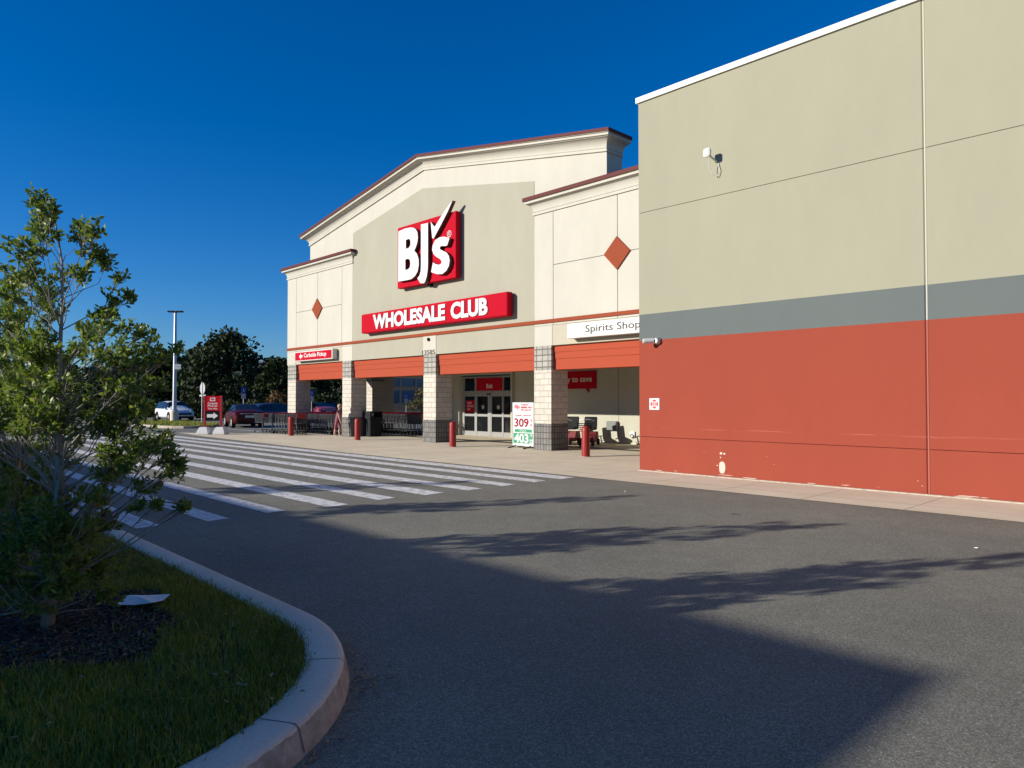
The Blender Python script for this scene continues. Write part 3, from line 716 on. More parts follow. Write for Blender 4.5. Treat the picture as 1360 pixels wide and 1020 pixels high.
# speech bubble under the canopy
r0, r1 = X(732), X(792.5); zt, zb_ = wp(792.5, 492.2, YB).z, wp(792.5, 516, YB).z
BS = thing('banner_sign', ((r0+r1)/2, YB-.06, zb_), 'dark red speech bubble sign reading ready to save on the shaded back wall', 'sign')
tx = X(783)
part(MB().prism_y([(r0, zb_), (tx-.16, zb_), (tx, zb_-.16), (tx, zb_), (r1, zb_), (r1, zt), (r0, zt)], YB-.06, YB-.005), 'sign_panel', M['sign_red'], BS)
part(text_mesh('Ready to save', X(738), X(787.5), zb_+.2, zt-.2, YB-.061, .012, .012), 'lettering', M['text_cream'], BS)
# fire plate on the wing
fc = (-9.785, WY, 1.60)
FS = thing('fire_sign', (fc[0], WY, 1.465), 'white square plate with red fire cross emblem on the red wing wall', 'sign')
part(MB().box(fc[0]-.14, fc[0]+.14, WY-.014, WY-.001, 1.465, 1.737), 'plate', M['sign_white'], FS)
polys = []
for q in range(4):
    arc = [(.105*math.cos(t), .105*math.sin(t)) for t in [R(90*q-32+64*i/8) for i in range(9)]]
    arc += [(.062*math.cos(t), .062*math.sin(t)) for t in [R(90*q+30-60*i/8) for i in range(9)]]
    polys.append(([(fc[0]+x, fc[2]+z) for x, z in arc], []))
cir = lambda r: [(fc[0]+r*math.cos(i*math.pi/12), fc[2]+r*math.sin(i*math.pi/12)) for i in range(24)]
polys += [(cir(.05), [cir(.038)]), (cir(.026), [cir(.015)])]
part(polys_y(polys, WY-.018, WY-.0145), 'emblem', M['text_red'], FS)

# ------------------------------------------------------------------ cameras on the wing
WC = thing('security_camera', (-8.28, WY, 6.95), 'white boxy wall camera on arm with dangling cable high on beige wing', 'camera')
hc = wp(939.3, 203, WY-.26)
mb = MB().box(hc.x-.08, hc.x+.08, WY-.31, WY-.21, hc.z-.09, hc.z+.09); part(mb, 'housing', M['coping_white'], WC, bevel=.02)
part(MB().tube([(hc.x+.02, WY-.2, hc.z-.05), (hc.x+.05, WY-.12, hc.z-.10), (hc.x+.09, WY, hc.z-.16)], .022), 'arm', M['silver'], WC)
part(MB().tube([(hc.x+.02, WY-.24, hc.z-.12), (hc.x+.0, WY-.19, hc.z-.28), (hc.x+.04, WY-.12, hc.z-.46), (hc.x+.12, WY-.06, hc.z-.50), (hc.x+.17, WY-.04, hc.z-.38), (hc.x+.13, WY-.015, hc.z-.2)], .009, 6), 'cable', M['coping_white'], WC)
BC = thing('security_camera', (-9.85, WY, 3.05), 'white bullet camera at the corner of the wing on the red band edge', 'camera')
e1 = wp(854, 453, WY-.30); e2 = wp(868, 452.5, WY-.12)
part(MB().tube([e1, e1+(e2-e1)*.15, e2], [.055, .06, .06], 12), 'housing', M['coping_white'], BC, smooth=False)
mb = MB(); mb.lathe([(.09, 0), (.09, .05), (.07, .1), (.05, .12)], 16); mb.v = [(x+e2.x+.05, WY-z, y+e2.z) for x, y, z in mb.v]; part(mb, 'mount', M['silver'], BC)

# ------------------------------------------------------------------ bollards
blab = ['red bollard in front of the open bay beside the tan wing', 'red bollard in front of the exit doors', 'red bollard beside the walking person', 'red bollard in front of the shopping carts, farthest left']
for i, (px, py) in enumerate([(778, 606.8), (601.3, 593.7), (474.8, 584.7), (386.3, 578.7)]):
    g = gp(px, py)
    if i == 0:
        t = thing('bollard', g, blab[0], 'bollard', 'red bollards along the storefront')
        MB().lathe([(.125, 0), (.125, .80), (.118, .85), (.095, .89), (.055, .912), (.012, .92)], 24).build('post', M['red_bollard'], t, auto=40)
        MB().lathe([(.15, 0), (.15, .006), (.127, .012)], 24).build('base_ring', M['kerb'], t)
        b0 = t
    else:
        t = copy_tree(b0); t['label'] = blab[i]
    t.location = g; t.location.z = .006
    if i: t.rotation_euler.z = i*1.3

# ------------------------------------------------------------------ price sign
pb = gp(694, 595.3); pyy = pb.y
px0, px1 = wp(682.2, 570, pyy).x, wp(708.6, 570, pyy).x
z1, z0 = wp(695, 535.2, pyy).z, wp(695, 590.5, pyy).z
PS = thing('price_sign', (pb.x, pyy, .006), 'standing white and green gas price sign reading 309 and 403 beside the column', 'sign')
pw, ph = px1-px0, z1-z0
part(MB().box(px0, px1, pyy-.02, pyy+.02, z0, z1), 'sign_board', M['sign_white'], PS)
mb = MB(); mb.box(px0-.03, px0, pyy-.03, pyy+.03, z0-.05, z1+.02); mb.box(px1, px1+.03, pyy-.03, pyy+.03, z0-.05, z1+.02); mb.box(px0, px1, pyy-.03, pyy+.03, z0-.05, z0-.002); mb.box(px0, px1, pyy-.03, pyy+.03, z1+.001, z1+.02)
zm = z0+.775*ph; mb.box(px0, px1, pyy-.028, pyy-.0205, zm-.01, zm+.01)
part(mb, 'frame', M['silver'], PS)
for xx in (px0+.12, px1-.12):
    part(MB().tube([(xx, pyy-.38, .025), (xx, pyy-.12, .05), (xx, pyy, z0-.03), (xx, pyy+.12, .05), (xx, pyy+.38, .025)], .022, 8), 'foot', M['black'], PS)
def ptxt(body, fx0, fx1, fz0, fz1, mt, bold=.0, nm='lettering'):
    return part(text_mesh(body, px0+fx0*pw, px0+fx1*pw, z0+fz0*ph, z0+fz1*ph, pyy-.024, .004, bold), nm, mt, PS)
ptxt("TODAY'S\nMEMBER PRICE\nPER GALLON", .40, .97, .81, .98, M['text_red'], .012)
ptxt('BJs', .08, .34, .84, .96, M['text_red'], .02)
ptxt('Regular Unleaded', .12, .90, .675, .725, M['text_red'])
ptxt('309', .06, .78, .42, .63, M['text_dred'], .02)
part(MB().box(px0+.08*pw, px1-.06*pw, pyy-.023, pyy-.0205, z0+.295*ph, z0+.37*ph), 'green_strip', M['text_green'], PS)
part(MB().box(px0+.02*pw, px0+.83*pw, pyy-.023, pyy-.0205, z0+.03*ph, z0+.275*ph), 'green_panel', M['text_green'], PS)
part(MB().box(px0+.84*pw, px0+.98*pw, pyy-.023, pyy-.0205, z0+.13*ph, z0+.275*ph), 'green_panel', M['text_green'], PS)
part(text_mesh('Diesel', px0+.34*pw, px0+.66*pw, z0+.31*ph, z0+.36*ph, pyy-.024, .004), 'lettering', M['sign_white'], PS)
part(text_mesh('403', px0+.06*pw, px0+.78*pw, z0+.045*ph, z0+.26*ph, pyy-.024, .004, .03), 'lettering', M['sign_white'], PS)
for fz, mt in ((.44, M['text_red']), (.545, M['text_red']), (.19, M['sign_white']), (.045, M['text_green'])): ptxt('9' if fz in (.545, .19) else '10', .86, .95, fz, fz+.07, mt)

# ------------------------------------------------------------------ scooters, bin and wall fittings by the back wall
SC = thing('mobility_scooter', (-18.0, 20.2, .006), 'red and black electric shopping scooter with basket behind the nearest bollard', 'scooter', 'electric shopping scooters under the canopy', R(-70))
mb = MB(); mb.prism_y([(-.6, .12), (.45, .12), (.55, .2), (.5, .3), (-.1, .26), (-.2, .5), (-.58, .5), (-.66, .3)], -.28, .28); mb.build('body', mat('scooter_body', (.16, .012, .014), .5), SC, bevel=.02)
MB().box(-.52, -.08, -.25, .25, .56, .66).build('seat', M['black'], SC, bevel=.03); MB().prism_y([(-.56, .62), (-.45, .62), (-.52, 1.05), (-.62, 1.05)], -.24, .24).build('backrest', M['black'], SC, bevel=.02)
for x, y in ((-.42, -.3), (-.42, .3), (.42, -.24), (.42, .24)): w = MB().wheel(x, y, .12, .12, .09, 16).build('wheel', M['rubber'], SC)
MB().tube([(.46, 0, .25), (.36, 0, .78), (.30, 0, .95)], .03).build('steering_column', M['black'], SC)
MB().tube([(.26, -.27, .92), (.31, -.12, .97), (.31, .12, .97), (.26, .27, .92)], .018).build('handlebar', M['silver'], SC)
mb = MB()
for k in range(5):
    z = .55+.07*k; q = .02*k; mb.tube([(.42, -.2-q, z), (.78+q, -.2-q, z), (.78+q, .2+q, z), (.42, .2+q, z), (.42, -.2-q, z)], .008, 5, False)
for k in range(7):
    y = -.2+.4*k/6; mb.tube([(.42, y, .55), (.78, y, .55), (.86, y*1.3, .83)], .006, 5)
mb.build('basket', M['black'], SC)
for (x, y, rz, lab) in ((-17.15, 20.4, -60, 'red and black electric shopping scooter against the sunlit wall, right of its twin'), (-18.9, 20.3, -75, 'electric shopping scooter half hidden by the block column')):
    c = copy_tree(SC); c.location = (x, y, .006); c.rotation_euler.z = R(rz); c['label'] = lab
p0 = wp(815, 565.2, YB)
o = thing('outlet_box', (p0.x, YB, p0.z), 'grey metal utility box on the sunlit lower back wall', 'utility box')
part(MB().box(p0.x-.24, p0.x+.24, YB-.16, YB-.002, p0.z-.17, p0.z+.17), 'cabinet', M['box_grey'], o, bevel=.01); part(MB().box(p0.x-.2, p0.x+.2, YB-.168, YB-.161, p0.z-.13, p0.z+.13), 'cabinet_door', M['box_grey'], o)
p0 = wp(841, 577, YB)
o = thing('hose_bib', (p0.x, YB, p0.z), 'small metal tap box low on the back wall by the wing', 'tap')
part(MB().box(p0.x-.12, p0.x+.10, YB-.06, YB-.002, p0.z-.11, p0.z+.11), 'plate', M['galv'], o); part(MB().tube([(p0.x, YB-.06, p0.z), (p0.x, YB-.16, p0.z), (p0.x, YB-.18, p0.z-.08)], .025), 'spout', M['silver'], o)
p0 = wp(600, 525.5, YB-.12)
o = thing('fire_alarm', (p0.x, YB-.12, p0.z), 'small red alarm box on the pier left of the exit doors', 'alarm')
part(MB().box(p0.x-.06, p0.x+.06, YB-.19, YB-.121, p0.z-.09, p0.z+.09), 'housing', M['red_plastic'], o, bevel=.01); part(MB().box(p0.x-.03, p0.x+.03, YB-.2, YB-.191, p0.z-.02, p0.z+.04), 'strobe', M['sign_white'], o)
p0 = wp(599.7, 546, YB-.12)
o = thing('card_reader', (p0.x, YB-.12, p0.z), 'small black card reader on the pier below the red alarm', 'reader')
part(MB().box(p0.x-.05, p0.x+.05, YB-.16, YB-.121, p0.z-.07, p0.z+.07), 'housing', M['black'], o, bevel=.008); part(MB().box(p0.x-.03, p0.x+.03, YB-.164, YB-.161, p0.z-.01, p0.z+.04), 'keypad', M['galv'], o)
g = gp(487, 580)
o = thing('trash_bin', (g.x, g.y+.3, .006), 'black square trash bin in the shaded second bay', 'bin')
MB().prism_z([(-.3, -.3), (.3, -.3), (.3, .3), (-.3, .3)], 0, .8).build('bin_body', M['black'], o, bevel=.02); mb = MB(); mb.prism_z([(-.33, -.33), (.33, -.33), (.33, .33), (-.33, .33)], .801, .9); mb.box(-.33, .33, -.33, -.28, .9, 1.1); mb.box(-.33, .33, .28, .33, .9, 1.1); mb.box(-.33, .33, -.33, .33, 1.1, 1.16); mb.build('bin_lid', M['black'], o)

# ------------------------------------------------------------------ shopping carts (nose towards -x)
def make_cart():
    t = thing('shopping_cart', (0, 0, 0), 'wire shopping cart', 'shopping cart', 'shopping carts by the store')
    fr = MB()
    for s in (-1, 1):
        fr.tube([(-.5, s*.20, .14), (-.2, s*.24, .17), (.36, s*.27, .17), (.46, s*.27, .3), (.40, s*.27, .62), (.50, s*.27, 1.0)], .016, 6)
        fr.tube([(.40, s*.27, .55), (-.45, s*.22, .52)], .013, 6)
    fr.tube([(-.5, -.2, .14), (-.5, .2, .14)], .014, 6); fr.tube([(.36, -.27, .17), (.36, .27, .17)], .014, 6)
    for k in range(5): y = -.18+.09*k; fr.tube([(-.48, y, .17), (.34, y*1.2, .19)], .006, 4)
    fr.build('frame', M['cart_wire'], t)
    b = MB()
    def lv(z):
        k = (z-.55)/.43; return (-.44-.12*k, .38+.08*k, .20+.035*k, .24+.035*k)
    for k in range(7):
        x0, x1, w0, w1 = lv(.55+.43*k/6); z = .55+.43*k/6; r = .014 if k in (0, 6) else .009
        b.tube([(x0, -w0, z), (x0, w0, z), (x1, w1, z), (x1, -w1, z), (x0, -w0, z)], r, 4, False)
    a0, a1, aw0, aw1 = lv(.55); b0_, b1_, bw0, bw1 = lv(.98)
    for k in range(17):
        q = k/16
        for s in (-1, 1): b.tube([(a0+(a1-a0)*q, s*(aw0+(aw1-aw0)*q), .55), (b0_+(b1_-b0_)*q, s*(bw0+(bw1-bw0)*q), .98)], .008, 4, False)
    for k in range(7):
        q = k/6*2-1; b.tube([(a1, q*aw1, .55), (a0, q*aw0, .55), (b0_, q*bw0, .98)], .008, 4, False); 
    b.build('basket', M['cart_wire'], t)
    h = MB(); h.tube([(.50, -.29, 1.01), (.52, -.2, 1.03), (.52, .2, 1.03), (.50, .29, 1.01)], .022, 8); h.build('handle', M['red_plastic'], t)
    MB().box(.44, .465, -.20, .20, .80, .985).build('child_seat', M['red_plastic'], t)
    mb = MB(); 
    for x, s in ((-.46, -1), (-.46, 1), (.38, -1), (.38, 1)):
        w = MB().wheel(x, s*.22, .065, .062, .035, 12).build('wheel', M['rubber'], t)
    return t
cart0 = make_cart(); first = [True]
def place_cart(x, y, rz, label):
    c = cart0 if first[0] else copy_tree(cart0); first[0] = False
    c.location = (x, y, .006); c.rotation_euler.z = rz; c['label'] = label
for k in range(13): place_cart(-33.75+.29*k, 17.72+rng.uniform(-.02, .02), R(rng.uniform(-1, 1)), 'grey wire shopping cart nested between the two leftmost columns')
place_cart(-35.3, 16.1, R(3), 'single shopping cart standing loose at the left end of the row')
for k in range(9): place_cart(-34.55+.29*k, 16.35+.01*k, R(rng.uniform(-1.5, 1.5)), 'grey wire shopping cart nested in the front row by the far left column')
for k in range(12): place_cart(-36.6+.29*k, 18.75+rng.uniform(-.02, .02), R(rng.uniform(-1, 1)), 'grey wire shopping cart nested in the line just inside the left bay')
for k in range(15): place_cart(-35.6+.30*k, 19.5+rng.uniform(-.02, .02), R(rng.uniform(-1, 1)), 'grey wire shopping cart in the second line inside the left bay')
for k in range(20): place_cart(-33.3+.30*k, 20.5+rng.uniform(-.02, .02), R(rng.uniform(-1, 1)), 'dark wire shopping cart nested in the shaded second bay')
for k in range(18): place_cart(-33.3+.31*k, 21.4+rng.uniform(-.02, .02), R(rng.uniform(-1, 1)), 'dark wire shopping cart in the rear shaded line of the second bay')

# ------------------------------------------------------------------ person walking by the second column
PE = thing('person', (-29.0, 16.75, .006), 'person in striped maroon shirt and pink cropped trousers walking past a column', 'person', rz=R(52))
def skin_body(parent):
    # x forward, y left, z up; 1.52 m tall, mid-stride
    J = {'pel': ((0, 0, .80), .115), 'wst': ((.02, 0, .93), .105), 'che': ((.05, 0, 1.10), .125), 'nk': ((.08, 0, 1.24), .05), 'hd0': ((.10, 0, 1.31), .06), 'hd': ((.115, 0, 1.39), .085), 'top': ((.11, 0, 1.45), .06)}
    for s, k in ((1, 'l'), (-1, 'r')):
        f = s
        J['hip'+k] = ((0, s*.085, .76), .095); J['kne'+k] = ((.10*f+.02, s*.09, .43), .062); J['clf'+k] = ((.07*f-.02*(f < 0)*1, s*.09, .28), .055); J['ank'+k] = ((.11*f-.02, s*.09, .075 if f > 0 else .10), .036); J['toe'+k] = ((.11*f+.14, s*.1, .035), .032)
        J['sho'+k] = ((.05, s*.165, 1.17), .055); J['elb'+k] = ((-.08*f+.02, s*.21, .94), .038); J['wri'+k] = ((-.04*f+.10, s*.20, .76), .026); J['pal'+k] = ((-.04*f+.13, s*.20, .69), .03)
        for q in range(4): J['f%d%s' % (q, k)] = ((-.04*f+.125+.018*q, s*(.19+.002*q), .64-.008*(q in (1, 2))), .009); J['g%d%s' % (q, k)] = ((-.04*f+.14+.018*q, s*.18, .605-.008*(q in (1, 2))), .008)
        J['t0'+k] = ((-.04*f+.175, s*.185, .68), .01); J['t1'+k] = ((-.04*f+.19, s*.175, .645), .009)
    E = [('pel', 'wst'), ('wst', 'che'), ('che', 'nk'), ('nk', 'hd0'), ('hd0', 'hd'), ('hd', 'top')]
    for k in 'lr':
        E += [('pel', 'hip'+k), ('hip'+k, 'kne'+k), ('kne'+k, 'clf'+k), ('clf'+k, 'ank'+k), ('ank'+k, 'toe'+k), ('che', 'sho'+k), ('sho'+k, 'elb'+k), ('elb'+k, 'wri'+k), ('wri'+k, 'pal'+k), ('pal'+k, 't0'+k), ('t0'+k, 't1'+k)]
        for q in range(4): E += [('pal'+k, 'f%d%s' % (q, k)), ('f%d%s' % (q, k), 'g%d%s' % (q, k))]
    names = list(J); me = bpy.data.meshes.new('body'); me.from_pydata([J[n][0] for n in names], [(names.index(a), names.index(b)) for a, b in E], [])
    o = bpy.data.objects.new('body', me); COL.objects.link(o); o.parent = parent
    md = o.modifiers.new('skin', 'SKIN'); md.use_smooth_shade = True
    for i, n in enumerate(names): me.skin_vertices[0].data[i].radius = (J[n][1], J[n][1]); me.skin_vertices[0].data[i].use_root = n == 'pel'
    sb = o.modifiers.new('sub', 'SUBSURF'); sb.levels = 1; sb.render_levels = 2
    dg = bpy.context.evaluated_depsgraph_get(); baked = bpy.data.meshes.new_from_object(o.evaluated_get(dg))
    o.modifiers.clear(); o.data = baked; return o
pbod = skin_body(PE)
pm, nt, b, oc = new_mat('person_clothes', .8)
s = node(nt, 'ShaderNodeSeparateXYZ'); nt.links.new(oc, s.inputs[0]); z = s.outputs[2]
c = ramp(nt, mth(nt, 'DIVIDE', z, 1.6), [(0, (.6, .6, .6)), (.05, (.52, .30, .22)), (.22, (.27, .075, .09)), (.53, (.15, .035, .045)), (.775, (.52, .30, .22))], 'CONSTANT')
stripe = mth(nt, 'GREATER_THAN', mth(nt, 'SINE', mth(nt, 'MULTIPLY', z, 150)), .2)
shirt = mth(nt, 'MULTIPLY', mth(nt, 'GREATER_THAN', z, .85), mth(nt, 'LESS_THAN', z, 1.23))
c = mixc(nt, mth(nt, 'MULTIPLY', stripe, shirt), c, (.30, .15, .17))
arm = mth(nt, 'MULTIPLY', mth(nt, 'GREATER_THAN', mth(nt, 'ABSOLUTE', s.outputs[1]), .172), mth(nt, 'LESS_THAN', z, 1.06))
c = mixc(nt, arm, c, (.52, .30, .22)); nt.links.new(c, b.inputs['Base Color'])
pbod.data.materials.clear(); pbod.data.materials.append(pm)
bm = bmesh.new(); bmesh.ops.create_uvsphere(bm, u_segments=16, v_segments=10, radius=.105)
for v in bm.verts:
    v.co = Vector((v.co.x*.95-.015+.11, v.co.y*.9, v.co.z*1.05+1.405))
    if v.co.x > .15 and v.co.z < 1.43: v.co.x = .12
me = bpy.data.meshes.new('hair'); bm.to_mesh(me); bm.free(); me.polygons.foreach_set('use_smooth', [True]*len(me.polygons)); me.materials.append(mat('blond_hair', (.42, .30, .17), .7, .2, 40))
o = bpy.data.objects.new('hair', me); COL.objects.link(o); o.parent = PE
fm = MB()
fm.prism_y([(.195, 1.385), (.215, 1.365), (.195, 1.355)], -.012, .012); fm.build('nose', M['skin'], PE)

# ------------------------------------------------------------------ street furniture of the car park
g = gp(231.5, 563)
LPx = thing('lamp_post', (g.x, g.y, .14), 'tall grey car park lamp post with two flat heads', 'lamp post')
MB().lathe([(.28, 0), (.28, .75), (.25, .8)], 20).build('footing', M['kerb'], LPx)
MB().lathe([(.15, .8), (.13, 2), (.09, 7.75), (.08, 7.8)], 16).build('pole', M['galv'], LPx, auto=40)
MB().lathe([(.22, .8), (.22, .86), (.16, .9)], 16).build('base_plate', M['galv'], LPx)
dv = right
for s in (-1, 1):
    a = Vector(dv)*s; n = Vector((-a.y, a.x, 0))
    mb = MB(); P = [a*.06-n*.16, a*.52-n*.16, a*.52+n*.16, a*.06+n*.16]; mb.prism_z([(p.x, p.y) for p in P], 7.76, 7.86); hd_ = mb.build('lamp_head', M['black'], LPx, bevel=.02)
    mb = MB(); mb.prism_z([((a*.16-n*.12).x, (a*.16-n*.12).y), ((a*.48-n*.12).x, (a*.48-n*.12).y), ((a*.48+n*.12).x, (a*.48+n*.12).y), ((a*.16+n*.12).x, (a*.16+n*.12).y)], 7.745, 7.759); mb.build('lens', M['coping_white'], hd_)
    MB().tube([(0, 0, 7.72), tuple(a*.2+Vector((0, 0, 7.80)))], .04).build('arm', M['black'], LPx)
mb = MB(); q = Vector(right); mb.v = []; 
for k, (z0, z1) in enumerate(((3.72, 3.88), (3.90, 4.06))):
    c_ = Vector(fh)*-.16; vs = [c_+q*t+Vector((0, 0, z)) for t, z in ((.02, z0), (.5, z0), (.5, z1), (.02, z1))]; vs += [v+Vector(fh)*.02 for v in vs]
    mb.add(vs, [(0, 1, 2, 3), (7, 6, 5, 4), (0, 4, 5, 1), (1, 5, 6, 2), (2, 6, 7, 3), (3, 7, 4, 0)])
mb.build('row_plate', M['galv'], LPx)
def post_sign(name, g, h, label, cat, plates, rz, post_r=.03, postm='galv', group=None):
    t = thing(name, (g.x, g.y, g.z), label, cat, group, rz)
    MB().tube([(0, 0, 0), (0, 0, h)], post_r, 8).build('post', M[postm], t)
    for nm, mt, pts in plates: MB().prism_y(pts, -post_r-.012, -post_r-.001).build(nm, M[mt], t)
    return t
g = gp(268, 565); g.z = .14
oc8 = [(.40*math.cos(R(22.5+45*i)), 2.32+.40*math.sin(R(22.5+45*i))) for i in range(8)]
t = post_sign('stop_sign', g, 2.75, 'grey back of an octagonal stop sign on a thin post', 'sign', [('plate', 'sign_red', oc8), ('side_plate', 'galv', [(-.45, 1.78), (.45, 1.78), (.45, 1.9), (-.45, 1.9)])], R(184))
MB().prism_y(oc8, -.0289, -.02).build('plate_back', M['galv'], t); text_mesh('STOP', -.28, .28, 2.22, 2.43, -.042, .004, .03).build('lettering', M['sign_white'], t)
HC = mat('accessible_blue', (.02, .06, .30), .5, .02); M['hc_blue'] = HC
hc_plates = lambda h: [('blue_plate', 'hc_blue', [(-.16, h-.45), (.16, h-.45), (.16, h), (-.16, h)]), ('lower_plate', 'galv', [(-.15, h-.80), (.15, h-.80), (.15, h-.47), (-.15, h-.47)])]
for (u, v, dist, lab) in ((323.5, 514, 48.5, 'blue accessible parking sign behind the red car'), (414, 517.5, 48.5, 'blue accessible parking sign seen through the left bay'), (539.5, 522, 58, 'blue accessible parking sign seen through the middle bay')):
    p = fp(u, v, dist); rz = math.atan2(p.y, p.x)+math.pi/2+math.pi+R(12)
    t = post_sign('parking_sign', Vector((p.x, p.y, 0)), p.z, lab, 'sign', hc_plates(p.z), math.atan2(-p.x, p.y)+0.2, .028, group='accessible parking signs')
    x_ = MB(); 
    q = text_mesh('P', -.06, .06, p.z-.3, p.z-.1, -.042, .004); 
    w_ = polys_y([([(.075*math.cos(i*math.pi/8), p.z-.27+.075*math.sin(i*math.pi/8)) for i in range(16)], [[(.05*math.cos(i*math.pi/8), p.z-.27+.05*math.sin(i*math.pi/8)) for i in range(16)]])], -.046, -.0415)
    w_.box(-.03, .01, -.0458, -.0412, p.z-.22, p.z-.11); w_.box(-.03, .06, -.0457, -.0411, p.z-.225, p.z-.195)
    w_.build('wheelchair_emblem', M['sign_white'], t)
# red pickup direction sign on two concrete feet
a_, b_ = gp(276, 574), gp(293, 574); cpt = (a_+b_)/2
DS = thing('direction_sign', (-35.33, 13.55, .006), 'red direction sign with white arrow on two white concrete feet', 'sign', rz=math.atan2(fh.x, -fh.y)+math.pi if False else math.atan2(right.y, right.x))
for s in (-.40, .40):
    f = MB(); 
    lo = [(-.38, -.3), (.38, -.3), (.38, .3), (-.38, .3)]; hi = [(-.24, -.18), (.24, -.18), (.24, .18), (-.24, .18)]
    f.add([(s+x, y, 0) for x, y in lo]+[(s+x*.98, y*.98, .12) for x, y in lo]+[(s+x, y, .36) for x, y in hi], [(0, 3, 2, 1), (0, 1, 5, 4), (1, 2, 6, 5), (2, 3, 7, 6), (3, 0, 4, 7), (4, 5, 9, 8), (5, 6, 10, 9), (6, 7, 11, 10), (7, 4, 8, 11), (8, 9, 10, 11)])
    f.v = [(s+(x-s)*.78, y, z) for x, y, z in f.v]
    f.build('concrete_foot', M['sign_white'], DS, bevel=.02)
    MB().box(s-.045, s+.045, -.045, .045, .36, 1.90).build('post', M['red_plastic'], DS)
MB().box(-.35, .35, -.03, .03, 1.16, 1.88).build('sign_panel', M['sign_red'], DS)
MB().box(-.35, .35, -.03, .03, .70, 1.12).build('arrow_panel', mat('dark_panel', (.012, .012, .014), .9, spec=.05), DS)
MB().prism_y([(-.27, .83), (.05, .83), (.05, .745), (.27, .91), (.05, 1.075), (.05, .99), (-.27, .99)], -.045, -.031).build('arrow', M['sign_white'], DS)
MB().box(-.13, .13, -.04, -.031, 1.63, 1.80).build('emblem_panel', M['sign_white'], DS)
text_mesh('BJs', -.10, .10, 1.65, 1.78, -.041, .004, .03).build('emblem', M['text_red'], DS)
for i, w in enumerate(('Curbside', 'Pickup', 'This Way')): text_mesh(w, -.24, .24, 1.47-.135*i, 1.57-.135*i, -.031, .006, .02).build('lettering', M['sign_white'], DS)

